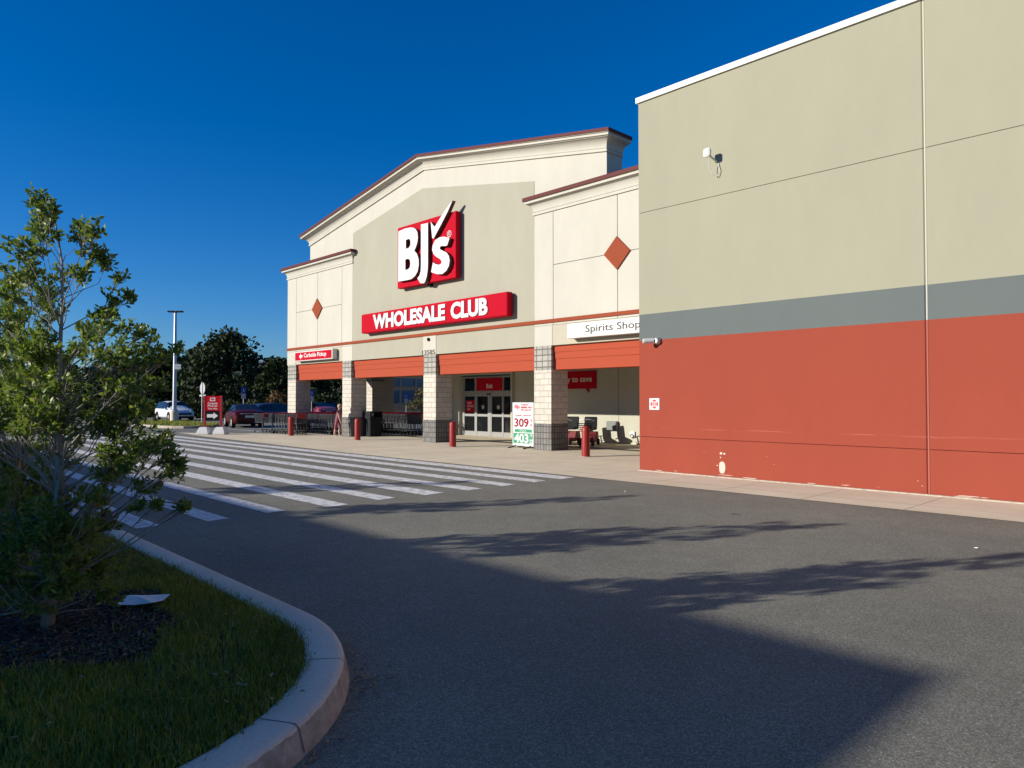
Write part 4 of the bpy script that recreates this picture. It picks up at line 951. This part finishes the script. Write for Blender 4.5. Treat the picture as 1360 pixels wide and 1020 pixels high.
# ------------------------------------------------------------------ cars (nose towards +x, wheels on z = 0)
def make_car(name, label, col, suv=False, L=4.75, W=1.84, Ht=1.45, group=None, simple=False):
    t = thing(name, (0, 0, 0), label, 'car', group)
    paint = mat(name+'_paint', col, .32, .015, spec=.3); h = Ht/1.45
    if not suv: # station: x, sill z, belt z, roof z, half widths at sill / belt / roof
        st = [(-2.36, .42, .80, .80, .62, .64, .60), (-2.30, .28, .96, .96, .78, .80, .70), (-2.05, .22, 1.0, 1.03, .88, .86, .72), (-1.75, .20, 1.0, 1.06, .91, .88, .68), (-.95, .18, .97, 1.40, .92, .89, .60), (-.2, .18, .95, 1.45, .92, .90, .62), (.45, .18, .93, 1.40, .92, .90, .60), (1.15, .19, .92, .99, .91, .89, .74), (1.75, .20, .86, .90, .90, .86, .70), (2.15, .24, .74, .77, .84, .80, .66), (2.34, .32, .62, .62, .66, .64, .58)]
        cab = (3, 7)
    else:
        st = [(-2.30, .45, 1.0, 1.05, .70, .74, .62), (-2.26, .30, 1.02, 1.36, .86, .86, .60), (-1.95, .24, 1.02, 1.58, .90, .88, .64), (-1.2, .22, 1.0, 1.66, .92, .90, .66), (-.2, .22, .99, 1.68, .92, .90, .66), (.45, .22, .98, 1.60, .92, .90, .64), (1.15, .23, 1.0, 1.06, .92, .89, .76), (1.75, .24, .95, 1.0, .91, .87, .72), (2.15, .28, .85, .88, .85, .82, .68), (2.32, .36, .66, .66, .68, .66, .60)]
        cab = (1, 6)
        h = Ht/1.68
    sx, sw = L/4.75, W/1.84
    rows = []
    for x, zs, zb, zr, ws, wb, wr in st:
        x *= sx; zb = zb*h if zb > .5 else zb; zr *= h; ws, wb, wr = ws*sw, wb*sw, wr*sw
        zm = zs+(zb-zs)*.55
        rows.append([(x, -ws*.9, zs), (x, -ws, zs+.09), (x, -ws*1.005, zm), (x, -wb, zb), (x, -wr, zr-.02), (x, -wr*.55, zr+.012), (x, 0, zr+.02), (x, wr*.55, zr+.012), (x, wr, zr-.02), (x, wb, zb), (x, ws*1.005, zm), (x, ws, zs+.09), (x, ws*.9, zs)])
    n = 13; body = MB(); glass = MB()
    body.v = [p for r in rows for p in r]; gl = []
    for i in range(len(rows)-1):
        for j in range(n):
            f = (i*n+j, i*n+(j+1) % n, (i+1)*n+(j+1) % n, (i+1)*n+j)
            side = j in (3, 8) and cab[0] <= i < cab[1]
            scr = j in (4, 5, 6, 7) and (i == cab[1]-1 or (i == cab[0] and not suv))
            body.f.append(f)
            if side or scr: gl.append([rows[i][j], rows[i][(j+1) % n], rows[i+1][(j+1) % n], rows[i+1][j]])
    body.f += [tuple(range(n)), tuple(range(len(rows)*n-1, (len(rows)-1)*n-1, -1))]
    bo = body.build('body', paint, t, smooth=True)
    md = bo.modifiers.new('round', 'SUBSURF'); md.levels = 0; md.render_levels = 1
    for q in gl:                                     # panes sit just outside the shell, shrunk to leave pillars
        c = sum((Vector(p) for p in q), Vector())/4; nrm = (Vector(q[1])-Vector(q[0])).cross(Vector(q[3])-Vector(q[0]))
        if nrm.length < 1e-5: continue
        nrm.normalize(); nrm *= 1 if nrm.dot(c-Vector((c.x*.8, 0, .7))) > 0 else -1
        flat = abs(nrm.y) < .5
        k = .97 if flat else .90
        qq = [c+(Vector(p)-c)*k+nrm*.012 for p in q]; glass.add(qq+[p-nrm*.03 for p in qq], [(0, 1, 2, 3), (0, 4, 5, 1), (1, 5, 6, 2), (2, 6, 7, 3), (3, 7, 4, 0)])
    glass.build('window', M['car_glass'], t)
    xr, xf = -1.42*sx, 1.40*sx; wr_ = .34 if suv else .325; wy = W/2-.12
    for x in (xr, xf):
        for s in (-1, 1):
            w = MB().wheel(x, s*wy, wr_, wr_, .22, 24).build('wheel', M['rubber'], t)
            r = MB().wheel(x, s*(wy+.10), wr_, wr_*.66, .06, 20, [(wr_*.2, -.03), (wr_*.66, -.02), (wr_*.70, .015), (wr_*.60, .02), (wr_*.22, .03)]); r.build('rim', M['rim'], w)
            arch = MB().wheel(x, s*(wy+.075), wr_+.02, wr_+.05, .07, 20, [(wr_+.05, -.05), (wr_+.05, .045), (wr_*.5, .04)]); arch.build('wheel_arch', M['black'], t)
    zl = .84*h if not suv else .95*h
    for s in (-1, 1):
        MB().box(-2.27*sx, -2.05*sx, s*.76*sw-.10, s*.76*sw+.075, zl-.12, zl+.10).build('tail_light', M['red_plastic'], t, bevel=.03)
        MB().box(1.95*sx, 2.19*sx, s*.66*sw-.14, s*.66*sw+.10, zl-.19, zl-.06).build('headlight', M['coping_white'], t, bevel=.03)
        MB().box(.78*sx, .98*sx, s*.97*sw-.09, s*.97*sw+.09, .95*h, 1.08*h).build('mirror', paint, t, bevel=.03)
    MB().box(-2.385*sx, -2.37*sx, -.26, .26, .62, .76).build('number_plate', M['coping_white'], t)
    MB().box(-2.36*sx, -2.15*sx, -.66*sw, .66*sw, .27, .38).build('rear_bumper', M['black'], t, bevel=.03)
    MB().box(-2.335*sx, -2.31*sx, -.55*sw, .55*sw, zl+.0, zl+.05).build('trim_bar', M['silver'], t)
    MB().box(2.26*sx, 2.37*sx, -.56*sw, .56*sw, .50, .64).build('grille', M['black'], t, bevel=.02)
    MB().box(2.15*sx, 2.33*sx, -.60*sw, .60*sw, .26, .38).build('front_bumper', M['black'], t, bevel=.03)
    for s in (-1, 1): MB().box(-.15, 0, s*.905*sw-.012, s*.905*sw+.012, .84*h, .87*h).build('door_handle', M['silver'], t)
    return t
c = make_car('parked_car', 'dark red sedan seen from behind near the shopping carts', (.055, .002, .004), L=4.5); c.location = (-43.95, 18.75, 0); c.rotation_euler.z = R(166)
c = make_car('parked_car', 'silver white crossover facing this way behind the lamp post', (.62, .64, .66), True, 4.6, 1.85, 1.6); c.location = (-61.3, 20.4, 0)
lots = [(365, 545, 55, 'dark blue hatchback behind the red sedan', (.03, .06, .14), True, math.pi*.6),
        (424, 541, 62, 'plum coloured car seen through the left bay above the carts', (.22, .05, .10), False, math.pi*.95),
        (392, 545, 68, 'black car parked beyond the first column', (.015, .015, .017), True, 1.3),
        (440, 544, 78, 'dark grey car parked far behind the left bay', (.05, .05, .055), False, 1.6),
        (170, 552, 74, 'white car partly hidden behind the young tree', (.6, .6, .6), False, .2)]
for u, v, d, lab, col, suv, rz in lots:
    p = fp(u, v, d); c = make_car('parked_car', lab, col, suv); c.location = (p.x, p.y, 0); c.rotation_euler.z = rz

# ------------------------------------------------------------------ far buildings
g = fp(535, 531, 105); fb = thing('office_building', (g.x, g.y, 0), 'low office block with blue windows seen through the middle bay', 'building', rz=math.atan2(right.y, right.x))
MB().box(-10, 9, 0, 8, 0, 6.2).build('wall', mat('office_wall', (.022, .022, .024), .8), fb); MB().box(-10.2, 9.2, -.2, 8.2, 6.2, 6.6).build('roof', mat('office_roof', (.12, .11, .11), .8), fb)
for i in range(8):
    for z0 in (1.2, 3.7): MB().box(-9.4+2.3*i, -7.5+2.3*i, -.03, .05, z0, z0+1.9).build('window', M['blue_glass'], fb)
g = fp(366, 531, 130); fb = thing('office_building', (g.x, g.y, 0), 'dark flat roofed building between the far trees', 'building', rz=math.atan2(right.y, right.x))
MB().box(-12, 9, 0, 10, 0, 8.4).build('wall', mat('grey_wall', (.05, .048, .045), .9), fb); MB().box(-12.2, 9.2, -.2, 10.2, 8.4, 8.8).build('roof', mat('grey_roof', (.16, .17, .18), .8), fb)
for i in range(7): MB().box(-11+2.8*i, -9.4+2.8*i, -.03, .04, 4.6, 6.6).build('window', M['car_glass'], fb); MB().box(-11+2.8*i, -9.4+2.8*i, -.035, .04, 1.2, 3.2).build('window', M['car_glass'], fb)
g = fp(95, 531, 125); fb = thing('office_building', (g.x, g.y, 0), 'pale grey building glimpsed behind the young tree', 'building', rz=math.atan2(right.y, right.x))
MB().box(-14, 15, 0, 10, 0, 5.0).build('wall', mat('pale_wall', (.2, .2, .2), .9), fb); MB().box(-14.2, 15.2, -.2, 10.2, 5.0, 5.3).build('roof', mat('pale_roof', (.3, .3, .3), .8), fb)
for i in range(8): MB().box(-12.5+3.3*i, -10.7+3.3*i, -.03, .04, 2, 4).build('window', M['car_glass'], fb)
# building behind the photographer whose roof line shades the foreground
NB = thing('neighbour_building', (-60, -30, 0), 'plain beige commercial block standing behind the photographer', 'building')
D_ = 17.0; T_ = math.tan(R(SUN_EL)); hN = D_*T_
yN = 5.0+D_*SUN_AZ[1]; xN = -1.33+D_*SUN_AZ[0]
part(MB().box(-150, xN, yN-24, yN, 0, hN-.3), 'wall', M['beige_st'], NB); part(MB().box(-150.1, xN, yN-24, yN, hN-.299, hN), 'roof_parapet', M['coping_white'], NB)
for i in range(12): part(MB().box(xN-6-8*i, xN-2-8*i, yN-.05, yN+.06, 1.2, 3.4), 'window', M['glass'], NB)

# ------------------------------------------------------------------ trees
def quads(name, C, N, size, material, parent, aspect=.6, jitter=.35):
    """many leaf sized faces: centres C, leaning along directions N"""
    n = len(C); C = np.asarray(C, float); N = np.asarray(N, float)
    N /= np.linalg.norm(N, axis=1)[:, None]+1e-9
    t = nrng.normal(size=(n, 3)); A = np.cross(N, t); A /= np.linalg.norm(A, axis=1)[:, None]+1e-9
    L = (np.asarray(size)*nrng.uniform(.7, 1.3, n))[:, None]
    Nn = np.cross(A, N)
    base, tip = C, C+N*L
    mid = C+N*L*.58+Nn*L*.06
    V = np.stack([base, mid-A*L*aspect*.5-Nn*L*.10, tip-Nn*L*.05, mid+A*L*aspect*.5-Nn*L*.10], 1)
    me = bpy.data.meshes.new(name); me.vertices.add(n*4); me.vertices.foreach_set('co', V.reshape(-1))
    lo = (np.arange(n)[:, None]*4+np.array([[0, 1, 2, 0, 2, 3]])).reshape(-1)
    me.loops.add(n*6); me.loops.foreach_set('vertex_index', lo.astype(np.int32)); me.polygons.add(n*2)
    me.polygons.foreach_set('loop_start', (np.arange(n*2)*3).astype(np.int32)); me.polygons.foreach_set('loop_total', np.full(n*2, 3, np.int32))
    me.update(calc_edges=True); me.validate(); me.materials.append(material)
    o = bpy.data.objects.new(name, me); COL.objects.link(o); o.parent = parent; return o
def far_tree(name, u, vtop, dist, w, label, leafm, vbase=None, group='trees beyond the car park', trunk=.16, n=2600, dense=1.0, crown0=.22, size=.42):
    top = fp(u, vtop, dist); t = thing(name, (top.x, top.y, 0), label, 'tree', group); h = top.z
    pts = [(0, 0, 0), (.1, .05, h*.2), (.0, .1, h*.45), (.05, 0, h*.7)]
    tk = MB(); tk.tube(pts, [h*.035, h*.028, h*.018, h*.008], 8)
    cl = []; k = int(26*dense)
    for i in range(k):
        a = rng.uniform(0, 2*math.pi); z = crown0+(1-crown0)*rng.random()**.8
        rr_ = w/2*math.sin(math.pi*min(1, max(.12, (z-crown0*.6)/(1.02-crown0*.6)))**.75)*math.sqrt(rng.uniform(.15, 1))
        c_ = (rr_*math.cos(a), rr_*math.sin(a), z*h*.90); cl.append((c_, rng.uniform(.10, .2)*min(h, w)*1.0))
        tk.tube([(0, .05, h*max(.18, z*.55)), (c_[0]*.5, c_[1]*.5, h*z*.72), c_], [h*.012, h*.007, h*.003], 5)
    tk.build('trunk', M['bark_dark'], t)
    C, N = [], []
    per = n//k
    for c_, r_ in cl:
        d = nrng.normal(size=(per, 3)); d /= np.linalg.norm(d, axis=1)[:, None]; q = nrng.uniform(.45, 1, per)[:, None]
        C.append(np.array(c_)+d*q*r_*np.array([1.15, 1.15, .8])); N.append(d+nrng.normal(size=(per, 3))*.7)
    quads('crown', np.concatenate(C), np.concatenate(N), size, leafm, t, .75)
    return t
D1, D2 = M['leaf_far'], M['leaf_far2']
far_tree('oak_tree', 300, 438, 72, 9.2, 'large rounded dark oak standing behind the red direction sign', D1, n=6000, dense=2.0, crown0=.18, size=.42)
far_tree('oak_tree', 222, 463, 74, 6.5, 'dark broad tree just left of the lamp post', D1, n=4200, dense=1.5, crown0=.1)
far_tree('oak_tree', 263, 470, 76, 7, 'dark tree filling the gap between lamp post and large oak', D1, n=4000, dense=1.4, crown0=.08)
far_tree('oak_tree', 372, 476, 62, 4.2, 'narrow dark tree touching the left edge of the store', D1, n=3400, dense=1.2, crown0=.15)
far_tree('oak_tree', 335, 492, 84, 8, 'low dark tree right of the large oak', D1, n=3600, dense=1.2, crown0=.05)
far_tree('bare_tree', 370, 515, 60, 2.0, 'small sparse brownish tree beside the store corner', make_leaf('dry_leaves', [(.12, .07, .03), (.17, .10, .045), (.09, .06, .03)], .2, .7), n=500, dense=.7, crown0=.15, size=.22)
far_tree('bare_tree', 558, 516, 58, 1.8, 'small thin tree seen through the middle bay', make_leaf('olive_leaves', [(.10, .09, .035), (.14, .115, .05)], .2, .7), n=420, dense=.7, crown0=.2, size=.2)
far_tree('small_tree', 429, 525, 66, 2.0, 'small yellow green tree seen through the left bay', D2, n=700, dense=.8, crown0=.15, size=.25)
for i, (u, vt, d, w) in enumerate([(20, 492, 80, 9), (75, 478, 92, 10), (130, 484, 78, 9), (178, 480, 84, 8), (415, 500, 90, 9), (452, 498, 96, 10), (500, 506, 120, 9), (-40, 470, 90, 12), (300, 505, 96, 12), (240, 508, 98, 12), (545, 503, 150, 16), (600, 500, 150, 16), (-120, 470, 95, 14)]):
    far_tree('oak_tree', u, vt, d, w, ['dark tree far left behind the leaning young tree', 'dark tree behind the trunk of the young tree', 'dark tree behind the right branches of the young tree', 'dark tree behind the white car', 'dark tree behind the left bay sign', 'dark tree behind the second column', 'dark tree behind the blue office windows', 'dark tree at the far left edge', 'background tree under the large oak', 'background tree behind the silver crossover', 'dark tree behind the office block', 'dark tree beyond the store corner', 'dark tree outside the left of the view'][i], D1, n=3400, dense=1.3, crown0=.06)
# clipped hedge along the far edge of the car park
def hedge(name, u0, u1, v, dist, h, label, leafm):
    a, b = fp(u0, 531, dist), fp(u1, 531, dist); L = (b-a); n = 5200
    t = thing(name, ((a.x+b.x)/2, (a.y+b.y)/2, 0), label, 'hedge', rz=math.atan2(L.y, L.x))
    C = np.stack([nrng.uniform(-L.length/2, L.length/2, n), nrng.uniform(-.7, .7, n), nrng.uniform(.05, h, n)*nrng.uniform(.8, 1, n)], 1)
    quads('foliage', C, nrng.normal(size=(n, 3))+np.array([0, -.3, .4]), .34, leafm, t, .7)
    MB().box(-L.length/2+.1, L.length/2-.1, -.35, .35, 0, h*.8).build('stem', M['bark_dark'], t)
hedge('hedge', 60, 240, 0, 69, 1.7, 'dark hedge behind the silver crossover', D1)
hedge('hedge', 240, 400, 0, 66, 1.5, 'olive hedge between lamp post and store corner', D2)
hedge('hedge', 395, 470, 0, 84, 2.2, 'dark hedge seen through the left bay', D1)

# ---- young tree in the island: trunk, limbs towards leaf clusters, rosettes of small leaves
TB = Vector((-5.70, 1.13, .135))
TR = thing('young_tree', TB, 'young small leaved tree with a thin pale trunk beside the paper on the mulch', 'tree', 'young trees along the grass island')
PXM = 195.0
def tl(u, v, w): # photo-sized layout of the crown -> metres around the trunk (sideways, depth w, height)
    p = right*((u-82)/PXM) + fh*w; return Vector((p.x, p.y, (832-v)/PXM))
trunk_pts = [(72, 832, 0), (78, 760, .01), (84, 690, .0), (86, 640, .01), (84, 590, 0), (83, 520, .01), (84, 460, 0), (86, 400, .0), (84, 340, .01), (76, 290, 0), (66, 252, 0)]
tpath = [tl(*p) for p in trunk_pts]; trad = [.045, .038, .034, .031, .025, .019, .014, .010, .007, .005, .003]
tk = MB(); tk.tube(tpath, trad, 10)
def trunk_at(v):
    for i in range(len(trunk_pts)-1):
        a, b = trunk_pts[i], trunk_pts[i+1]
        if b[1] <= v <= a[1]:
            q = (a[1]-v)/(a[1]-b[1]); return tpath[i].lerp(tpath[i+1], q), trad[i]+(trad[i+1]-trad[i])*q
    return tpath[-1], trad[-1]
clusters = [ # u, v, radius, leafiness (pixels of the photograph)
 (64, 256, 10, 1), (78, 275, 16, 1), (42, 272, 10, .8), (62, 290, 20, 1), (95, 292, 16, 1), (110, 318, 20, 1), (142, 303, 15, 1.1), (128, 330, 17, .9), (82, 318, 22, .9), (58, 330, 20, .7), (45, 350, 14, .7), (14, 354, 12, .8), (32, 362, 12, .7), (60, 375, 20, .6), (78, 352, 20, .7),
 (18, 385, 18, .9), (40, 395, 18, .9), (8, 410, 16, .9), (48, 420, 16, .6), (22, 425, 16, .6),
 (134, 362, 12, .8), (154, 356, 10, .8), (140, 384, 14, .9), (160, 380, 9, .7), (118, 402, 15, .8), (140, 408, 16, .8), (108, 428, 16, .7), (160, 432, 15, .7), (180, 428, 12, .8), (135, 436, 18, .8), (202, 437, 10, .9), (216, 452, 9, .9), (205, 470, 9, .6),
 (10, 462, 26, 1), (50, 470, 28, 1), (95, 465, 26, 1), (130, 468, 26, 1), (168, 470, 22, 1), (30, 505, 30, 1), (75, 508, 30, 1), (120, 505, 30, 1), (160, 508, 28, 1), (192, 502, 18, 1), (10, 545, 30, 1.1), (50, 550, 30, 1.1), (100, 548, 30, 1.1), (140, 550, 28, 1), (180, 545, 26, 1), (208, 535, 14, .8),
 (30, 585, 24, .8), (160, 585, 22, .9), (195, 590, 20, 1), (222, 596, 14, 1), (215, 615, 16, .9), (180, 618, 18, .9), (195, 640, 15, .8), (170, 648, 14, .8), (234, 612, 9, .8),
 (8, 610, 22, .9), (14, 648, 20, .8), (0, 680, 24, .9),
 (130, 655, 20, 1), (95, 672, 24, 1), (60, 668, 22, 1), (130, 690, 22, .9), (35, 690, 26, 1), (70, 705, 26, 1), (105, 712, 24, .9), (20, 735, 26, .9), (60, 745, 24, .8), (95, 748, 18, .6), (30, 770, 20, .7), (85, 790, 18, .6), (105, 770, 16, .6), (55, 775, 20, .7), (65, 805, 16, .5), (40, 800, 14, .5), (120, 745, 14, .5),
 (150, 680, 12, .5), (212, 668, 8, .7), (236, 671, 8, .8), (252, 672, 6, .8), (190, 664, 9, .5)]
RC, RN = [], []
for _ in range(22): clusters.append((rng.uniform(15, 140), rng.uniform(668, 800), rng.uniform(11, 19), rng.uniform(.7, 1.1)))
for _ in range(22): clusters.append((rng.uniform(-25, 212), rng.uniform(445, 572), rng.uniform(14, 25), rng.uniform(.5, .95)))
for _ in range(10): clusters.append((rng.uniform(130, 232), rng.uniform(570, 640), rng.uniform(10, 17), rng.uniform(.6, 1)))
for _ in range(10): clusters.append((rng.uniform(-10, 135), rng.uniform(650, 760), rng.uniform(14, 24), rng.uniform(.6, 1)))
for (u, v, r, dens) in clusters:
    rm = r/PXM; w = rng.uniform(-.42, .42)*min(1, .45+abs(u-82)/200+r/60) if v > 440 else rng.uniform(-.28, .28)
    cpos = tl(u, v, w); v0 = min(815, v+rng.uniform(45, 105)+.25*abs(u-82)); b0_, br = trunk_at(max(253, v0))
    mid = b0_.lerp(cpos, .55)+Vector((rng.gauss(0, .03), rng.gauss(0, .03), -.02-.05*rng.random()))
    q1 = b0_.lerp(mid, .5)+Vector((rng.gauss(0, .015), rng.gauss(0, .015), .0))
    rb = min(br*.4, .003+.008*(cpos-b0_).length/1.2)
    tk.tube([b0_, q1, mid, cpos], [rb, rb*.8, rb*.55, .0025], 6)
    nt_ = max(8, int(dens*r*(1.05 if v < 440 else 1.2)))
    for _ in range(nt_):
        d = Vector((rng.gauss(0, 1), rng.gauss(0, 1), rng.gauss(0, 1))).normalized(); q = rm*rng.uniform(.3, 1.3)
        e = cpos+Vector((d.x*q*1.1, d.y*q*1.1, d.z*q*.85)); s0 = mid.lerp(cpos, rng.uniform(.4, 1))
        tk.tube([s0, s0.lerp(e, .5)+Vector((0, 0, -.008)), e], [.0026, .002, .0012], 3, False)
        dirv = (e-s0).normalized()+Vector((0, 0, .35)); dirv.normalize()
        for k in range(rng.randint(8, 13)):
            back = rng.uniform(0, .055); pos = e-dirv*back
            sp = Vector((rng.gauss(0, 1), rng.gauss(0, 1), rng.gauss(0, 1))); n_ = dirv*rng.uniform(.2, 1.0)+sp*.55
            RC.append(pos); RN.append(n_)
# low bare limbs near the ground
for pts, r0 in (([(82, 745, 0), (60, 748, -.1), (45, 735, -.2), (25, 690, -.3)], .014), ([(80, 790, 0), (50, 802, -.15), (5, 803, -.3)], .010), ([(84, 720, 0), (110, 700, .1), (140, 690, .15), (175, 665, .15), (215, 668, .15), (252, 671, .15)], .012),
                ([(84, 760, 0), (70, 770, -.1), (55, 785, -.15), (42, 800, -.2)], .006), ([(84, 770, 0), (60, 765, -.1), (48, 775, -.12), (62, 795, -.14)], .005), ([(84, 640, 0), (60, 620, .1), (40, 612, .2)], .012), ([(86, 660, 0), (100, 625, -.1), (118, 580, -.2)], .012), ([(86, 650, 0), (125, 625, .1), (150, 590, .2)], .012), ([(86, 690, 0), (140, 640, -.1), (185, 600, -.15)], .012)):
    pp = [tl(*p) for p in pts]; tk.tube(pp, [r0*(1-.75*i/(len(pp)-1)) for i in range(len(pp))], 6)
tk.build('trunk', M['bark'], TR, smooth=True)
quads('crown', [tuple(p) for p in RC], [tuple(p) for p in RN], .044, M['leaf'], TR, .42)
for bx_, by_, rz_, sc_, lab in ((-8.2, 1.30, 1.9, .98, 'young tree half hidden behind the nearest young tree'), (-11.75, 1.5, 3.9, 1.0, 'third young tree of the grass island, cut by the edge of the view'), (-15.2, 1.45, 5.2, .96, 'farthest young tree of the grass island')):
    c = copy_tree(TR); c.location = (bx_, by_, .135); c.rotation_euler.z = rz_; c.scale = (sc_, sc_, sc_); c['label'] = lab
print('young tree leaves', len(RC))
# few white specks of litter on the asphalt
for (u, v, lab) in ((830, 653, 'tiny white scrap of paper on the sunlit asphalt near the pavement'), (1296, 728, 'tiny white scrap of paper on the asphalt right of the tree shadows')):
    g = gp(u, v); o = MB().add([(-.05, -.02, .006), (.04, -.03, .006), (.06, .02, .02), (-.03, .03, .012), (-.05, -.02, .004), (.04, -.03, .004), (.06, .02, .018), (-.03, .03, .01)], [(0, 1, 2, 3), (7, 6, 5, 4), (0, 4, 5, 1), (1, 5, 6, 2), (2, 6, 7, 3), (3, 7, 4, 0)]).build('litter_scrap', M['paper'])
    o.location = (g.x, g.y, 0); o.scale = (.4, .4, .6); tag(o, lab, 'litter')
